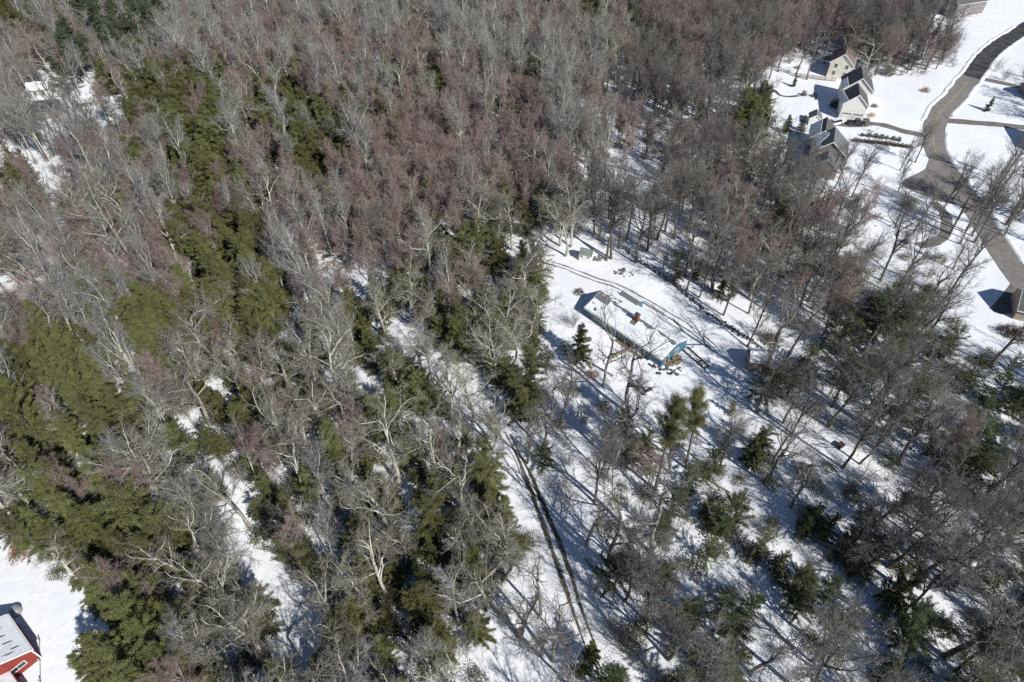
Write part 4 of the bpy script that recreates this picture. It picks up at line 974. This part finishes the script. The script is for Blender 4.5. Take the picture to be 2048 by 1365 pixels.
for yy in np.arange(14, 325, cell):
    half = 60+.80*yy+40
    for xx in np.arange(-half, half, cell):
        x = xx+rng.uniform(-.5, .5)*cell; y = yy+rng.uniform(-.5, .5)*cell
        ub, vb = pix(x, y, 0.0)
        if blocked(x, y, ub, vb): continue
        a = cell*cell/100.0
        r_ = rng.random(); acc = 0
        for ki, k in enumerate(('red', 'grey', 'pale', 'evergreen', 'pine')):
            hh = rng.uniform(*KH[k]); c6 = code(*pix(x, y, 5.0)); hh = (hh*.5+8.5 if c6 == 'E' else hh*.5+6.0 if c6 == 'M' else 3.2+hh*.5 if c6 in 'PDS' and rng.random() < .6 else hh) if k == 'evergreen' else hh; uc, vc = pix(x, y, hh*(.62 if k != 'evergreen' else .5))
            if vc < -60: pass
            p = DENS[code(uc, max(vc, 0))][ki]*a
            if -64 < uc < 2112 and vc < 1400: pass
            acc += p
            if r_ < acc:
                if k == 'grey' and code(uc, max(vc, 0)) in 'RGMWPE' and uc < 1250: k = 'silver'  # left woods take the haze-paled copy of the grey tree
                if k == 'pale' and code(uc, max(vc, 0)) in 'SDsct': k = 'dark' if code(uc, max(vc, 0)) == 'D' else 'open'  # shaded right woods swap pale trees for darker-toned ones
                if np.min((PL[:, 0]-x)**2+(PL[:, 1]-y)**2) > 4.0: cand[k].append((x, y, hh, ub, vb, uc, vc, (int(rng.integers(0, 3)) if code(uc, max(vc, 0)) in 'EMWP' and rng.random() < (.8 if code(uc, max(vc, 0)) == 'E' else .45) else int(rng.integers(3, 6)) if code(uc, max(vc, 0)) in 'EMPRG' else int(rng.integers(6, 9))) if k == 'evergreen' else int(rng.integers(0, len(TREES[k])))))
                break
        ub2, vb2 = pix(x, y, 1.5); D_ = DENS[code(ub2, vb2)]
        if rng.random() < D_[5]*a: brush_pts.append((x, y))
        x2 = x+rng.uniform(-1, 1); y2 = y+rng.uniform(-1, 1)
        if rng.random() < D_[6]*a: laurel_pts.append((x2, y2))
def zone(u, v):
    if v < 130: col = ('at the far left top of the wood', 'at the far top of the wood left of centre', 'at the far top of the wood right of centre', 'in the far wood beyond the cream house')
    elif v < 330: col = ('in the upper left wood by the glimpsed houses', 'in the upper wood left of centre', 'in the upper wood left of the lawns', 'around the road and lawns')
    elif v < 560: col = ('in the left wood above the evergreen belt', 'in the middle wood above the teal tent', 'behind the stone wall of the blue house', 'in the wood below the grey gabled house')
    elif v < 800: col = ('in the evergreen belt at the left', 'in the middle wood left of the blue house', 'near the blue house and its lawn', 'in the right wood beside the paved court')
    elif v < 1080: col = ('in the left wood above the red building', 'in the lower middle wood', 'on the snowy slope below the blue house', 'in the right wood around the broken stones')
    else: col = ('near the red building at the lower left', 'in the bottom wood left of the lower drive', 'in the bottom wood right of the lower drive', 'in the dark lower right wood')
    return col[int(min(max(u/512, 0), 3.99))]
LANDMARKS = [(1265,640,'blue house'),(1170,505,'green roofed shed'),(1520,722,'tan shed'),(1700,205,'white house'),(1675,130,'cream house'),(1665,300,'grey gabled house'),(1628,240,'small white shed'),(30,1300,'red building'),
 (712,597,'teal tent'),(1283,770,'parked white car'),(1400,720,'timber frame'),(1605,940,'log stack'),(1678,893,'dark crate'),(1133,1290,'blue barrel'),(1265,375,'house with the red bay'),(92,225,'low grey roofed house'),(1740,380,'white panel fence'),
 (1974,205,'small lone conifer'),(2030,610,'dark roofed house'),(1245,545,'scattered stones'),(1850,378,'road mouth'),(1780,265,'clipped ball shrubs'),(1340,950,'two tufted pines'),(34,1220,'domed tank'),(1925,20,'large grey roofed house')]
used_labels = set()
def where_label(desc, u, v):
    d, (lu, lv, ln) = min((math.hypot(u-l[0], v-l[1]), l) for l in LANDMARKS)
    if d < 170:
        a = math.degrees(math.atan2(v-lv, u-lu)) % 360
        rel = ('right of', 'lower right of', 'below', 'lower left of', 'left of', 'upper left of', 'above', 'upper right of')[int(((a+22.5) % 360)//45)]
        lab = desc+', '+('just ' if d < 90 else 'well ')+rel+' the '+ln
        if lab not in used_labels: used_labels.add(lab); return lab
    for du, dv in ((0, 0), (1, 0), (-1, 0), (0, 1), (0, -1), (1, 1), (-1, 1), (2, 0), (-2, 0), (1, -1), (-1, -1), (2, 1), (-2, 1), (3, 0), (-3, 0), (0, 2), (1, 2), (-1, 2), (2, 2), (-2, 2)):
        lab = desc+', '+words(u/20.48+du)+' percent across, '+words(v/13.65+dv)+' percent down the photo'
        if lab not in used_labels: used_labels.add(lab); return lab
    return lab
def words(q):
    q = int(round(min(max(q, 1), 99))); ones = 'zero one two three four five six seven eight nine ten eleven twelve thirteen fourteen fifteen sixteen seventeen eighteen nineteen'.split(); tens = ['', '', 'twenty', 'thirty', 'forty', 'fifty', 'sixty', 'seventy', 'eighty', 'ninety']
    return ones[q] if q < 20 else tens[q//10]+('-'+ones[q % 10] if q % 10 else '')
QUOTA = {'silver': 190, 'dark': 150, 'open': 200, 'red': 240, 'grey': 215, 'pale': 245, 'evergreen': 265, 'pine': 40}
rest = {}
for k, lst in cand.items():
    vis = []; out = []
    for c in lst:
        x, y, hh, ub, vb, uc, vc, va = c
        dep = y*CT+(CAM_H-hh/2)*ST
        if -10 < uc < 2058 and -5 < vc < 1370: vis.append((hh/dep, c))
        else: out.append(c)
    vis.sort(key=lambda q: -q[0])
    # beyond the quota the far small ones join the mass
    for s_, c in vis[:QUOTA[k]]:
        x, y, hh, ub, vb, uc, vc, va = c
        zn = zone(uc, vc)
        plant_tree(k, x, y, hh, random.uniform(0, 6.3), where_label(KIND_DESC[k], min(max(uc, 0), 2048), min(max(vc, 0), 1365)), KIND_GROUP[k]+' '+zn, var=va)
    rest[k] = [c for _, c in vis[QUOTA[k]:]]+out
print('TREES', {k: (len(v), len(rest[k])) for k, v in cand.items()}, 'brush', len(brush_pts), 'laurel', len(laurel_pts))

logm = []
for i in range(4):
    rg = np.random.default_rng(600+i); P_, D_2 = grow(rg, np.array([[0, 0, 0.]]), np.array([[1., 0, 0]]), np.array([7.0]), 6, .05, 0.0)
    P_[..., 2] = .12; trunk_ = tubes(P_, np.linspace(.17, .06, 7)[None], 7)
    S_, d_, l_2, r_2 = children(rg, P_, D_2, np.linspace(.17, .06, 7)[None], np.array([7.0]), 7, .45, (30, 60), (.15, .32), .5)
    d_[:, 2] = np.abs(d_[:, 2])*.6; P3_, _ = grow(rg, S_, nrm(d_), l_2, 3, .12, .02)
    logm.append((np_mesh('log', *trunk_, M['bark_mid']), np_mesh('branches', *tubes(P3_, np.full((len(l_2), 1), .03)*np.linspace(1, .4, 4)[None], 4), M['bark_mid'])))
nlog = 0
while nlog < 26:
    u_, v_ = rng.uniform(900, 2030), rng.uniform(420, 1350); x, y = G(u_, v_)
    if code(u_, v_) not in 'SD' or blocked(x, y, u_, v_): continue
    t = empty('fallen_log', x, y, rng.uniform(0, 6.3), sc=rng.uniform(.6, 1.2)); tag(t, where_label('fallen log on the snow', u_, v_), 'log', 'fallen logs in the wood')
    a_, b_ = logm[nlog % 4]; link(bpy.data.objects.new('log', a_), t); link(bpy.data.objects.new('branches', b_), t); nlog += 1

def scatter(name, label, pts, sources, seed, smin=.8, smax=1.2, heights=None):
    """one mass of growth: source shapes instanced on scattered points by geometry nodes"""
    if not pts: return
    rng = np.random.default_rng(seed)
    src = bpy.data.collections.new(name+' shapes')
    for i, parts in enumerate(sources):
        if len(parts) == 1: src.objects.link(bpy.data.objects.new('%s shape %d' % (name, i), parts[0]))
        else: # join trunk and crown into one shape
            me = bpy.data.meshes.new('%s shape' % name)
            vs = []; fs = []; mi = []; off = 0
            for j, p in enumerate(parts):
                v_ = np.empty(len(p.vertices)*3, np.float32); p.vertices.foreach_get('co', v_); l_ = np.empty(len(p.loops), np.int32); p.loops.foreach_get('vertex_index', l_)
                vs.append(v_.reshape(-1, 3)); fs.append(l_.reshape(-1, 4)+off); mi.append(np.full(len(p.polygons), j)); off += len(p.vertices)
            me = np_mesh('%s shape' % name, np.concatenate(vs), np.concatenate(fs), [p.materials[0] for p in parts], True, np.concatenate(mi))
            src.objects.link(bpy.data.objects.new('%s shape %d' % (name, i), me))
    n = len(pts); P = np.array([(p[0], p[1], float(gz(p[0], p[1]))) for p in pts], np.float32)
    me = bpy.data.meshes.new(name); me.vertices.add(n); me.vertices.foreach_set('co', P.ravel())
    sc_ = rng.uniform(smin, smax, n) if heights is None else np.array(heights)
    idx = rng.integers(0, len(sources), n) if heights is None else np.array([p[7] for p in pts])
    if heights is not None: pass
    for an, ty, val in (('sc', 'FLOAT', sc_.astype(np.float32)), ('rz', 'FLOAT', rng.uniform(0, 6.283, n).astype(np.float32)), ('pick', 'INT', idx.astype(np.int32))):
        at = me.attributes.new(an, ty, 'POINT'); at.data.foreach_set('value', val)
    o = link(bpy.data.objects.new(name, me)); tag(o, label, None, None, 'stuff')
    ng = bpy.data.node_groups.new(name+' scatter', 'GeometryNodeTree')
    ng.interface.new_socket('Geometry', in_out='INPUT', socket_type='NodeSocketGeometry'); ng.interface.new_socket('Geometry', in_out='OUTPUT', socket_type='NodeSocketGeometry')
    N = ng.nodes; L = ng.links
    gi = N.new('NodeGroupInput'); go = N.new('NodeGroupOutput'); ip = N.new('GeometryNodeInstanceOnPoints'); ci = N.new('GeometryNodeCollectionInfo')
    ci.inputs['Collection'].default_value = src; ci.inputs['Separate Children'].default_value = True; ci.inputs['Reset Children'].default_value = True
    def attr(nm, ty):
        a = N.new('GeometryNodeInputNamedAttribute'); a.data_type = ty; a.inputs['Name'].default_value = nm; return a.outputs['Attribute']
    cb = N.new('ShaderNodeCombineXYZ'); L.new(attr('rz', 'FLOAT'), cb.inputs['Z'])
    mp = N.new('GeometryNodeMeshToPoints'); L.new(gi.outputs[0], mp.inputs['Mesh']); L.new(mp.outputs[0], ip.inputs['Points'])
    L.new(ci.outputs[0], ip.inputs['Instance']); ip.inputs['Pick Instance'].default_value = True
    L.new(attr('pick', 'INT'), ip.inputs['Instance Index']); L.new(cb.outputs[0], ip.inputs['Rotation']); L.new(attr('sc', 'FLOAT'), ip.inputs['Scale'])
    L.new(ip.outputs[0], go.inputs[0])
    md = o.modifiers.new('scatter', 'NODES'); md.node_group = ng
    return o
for k, lab in (('red', 'distant mass of bare trees with reddish twigs'), ('grey', 'distant mass of grey bare trees'), ('pale', 'distant mass of pale bare trees'), ('dark', 'further mass of shade-dark spreading bare trees'), ('silver', 'distant mass of haze-pale bare trees'), ('open', 'further mass of open crowned bare trees'), ('evergreen', 'distant mass of olive evergreens'), ('pine', 'distant mass of tall pines')):
    vh = np.mean([t[0] for t in TREES[k]])
    scatter({'red': 'red_twigged_woodland', 'grey': 'grey_bare_woodland', 'pale': 'pale_bare_woodland', 'dark': 'shade_toned_woodland', 'silver': 'haze_paled_woodland', 'open': 'open_crowned_woodland', 'evergreen': 'evergreen_woodland', 'pine': 'pine_woodland'}[k], lab, rest[k], [(t[1], t[2]) for t in TREES[k]], 5, heights=[c[2]/vh for c in rest[k]])

# ---- underbrush that nobody could count
def raw(name, vf, mat, smooth=True): return np_mesh(name, vf[0], vf[1], mat, smooth)
scatter('underbrush', 'bare brown brush and saplings under the trees', brush_pts, [(raw('brush', stems(700+i, 16, 3.4, .34), M['brush'] if i < 3 else M['twig_grey']),) for i in range(5)], 8, .6, 1.5)
scatter('laurel_thicket', 'low olive laurel thicket under the trees', laurel_pts, [(raw('laurel', bush(800+i, 1.9, 2.2, 1000, .20, .2), M['laurel'], False),) for i in range(4)], 9, .6, 1.35)

# ---- garden shrubs
ballm = [raw('leaves', bush(900+i, .72, 1.15, 1100, .14, .75), M['boxwood'], False) for i in range(2)]
bronm = [raw('leaves', bush(910+i, .80, 1.0, 1100, .14, .75), M['bronze'], False) for i in range(2)]
stemm = raw('stem', stems(930, 5, .8, .3, .02), M['brush'])
def shrub(name, label, x, y, me, s=1.0, group=None):
    t = tag(empty(name, x, y, random.uniform(0, 6.3), sc=s), label, 'shrub', group)
    link(bpy.data.objects.new('foliage', me), t); link(bpy.data.objects.new('stem', stemm), t); return t
Z4 = lambda x, y: G(1600+x/8.533, 240+y/8.533)
NTH = ['first', 'second', 'third', 'fourth', 'fifth', 'sixth', 'seventh', 'eighth', 'ninth', 'tenth', 'eleventh', 'twelfth', 'thirteenth', 'fourteenth', 'fifteenth', 'sixteenth']
for i, (x_, y_, s_) in enumerate(((1050, 290, .75), (1160, 305, 1.1), (1268, 318, 1.05), (1370, 335, 1.1), (1465, 342, .8), (1573, 358, .95), (1672, 376, 1.0))):
    x, y = Z4(x_, y_); shrub('ball_shrub', NTH[i]+' from the left of the clipped dark green balls above the drive hedge', x, y, ballm[i % 2], s_, 'clipped ball shrubs by the drive')
for i in range(14):
    x, y = Z4(935+930*i/13, 385+105*i/13); shrub('hedge_shrub', NTH[i]+' from the left in the bronze hedge row', x, y, bronm[i % 2], random.uniform(.85, 1.05), 'bronze hedge row')
fm = raw('leaves', bush(940, 1.3, 1.5, 1700, .12, .4), M['forsythia'], False); rm = raw('leaves', bush(941, 1.2, 1.2, 1700, .10, .3), M['russet'], False); gm = raw('leaves', bush(942, 1.2, 1.1, 1700, .11, .4), M['bronze'], False)
for nm, lab, u, v, me, s_ in (('yellow_shrub', 'yellow flowering shrub at the right wall of the white house', 1742, 233, fm, .9), ('bronze_shrub', 'bronze shrub at the corner of the white house', 1731, 243, gm, 1.1), ('bronze_shrub', 'brown bushes at the far right wall of the white house', 1748, 214, gm, .9),
    ('dark_shrub', 'dark round shrub on the back lawn', 1607, 190, ballm[0], 1.2), ('dark_shrub', 'dark round shrub nearest the left wall of the white house', 1628, 193, ballm[1], 1.2), ('dark_shrub', 'large dark shrub in the shade of the white house', 1668, 213, ballm[0], 1.8),
    ('brown_shrub', 'round brown shrub behind the white house', 1740, 153, rm, .9), ('brown_shrub', 'low brown shrub mound by the road', 1850, 183, rm, 1.3), ('brown_shrub', 'russet shrub left of the drive behind the blue house', 1035, 560, rm, 1.1),
    ('round_shrub', 'round dark shrub alone on the snow above the blue house', 1159, 590, gm, 1.0), ('russet_shrub', 'russet leaved shrub at the edge of the lower left yard', 45, 1105, rm, 1.7), ('russet_shrub', 'low russet shrub at the front lawn edge', 1184, 752, rm, 1.1),
    ('russet_shrub', 'orange leaved shrub in the left wood', 160, 550, rm, 1.3), ('russet_shrub', 'orange leaved shrub at the far left of the wood', 40, 650, rm, 1.5), ('bronze_shrub', 'bronze shrubs below the dark roofed house', 2015, 668, gm, 1.8), ('bronze_shrub', 'bronze shrubs at the right edge below the dark roofed house', 2040, 676, gm, 1.9),
    ('dark_shrub', 'small round shrub beside the curving drive', 1808, 487, ballm[1], 1.1)):
    x, y = G(u, v); shrub(nm, lab, x, y, me, s_)
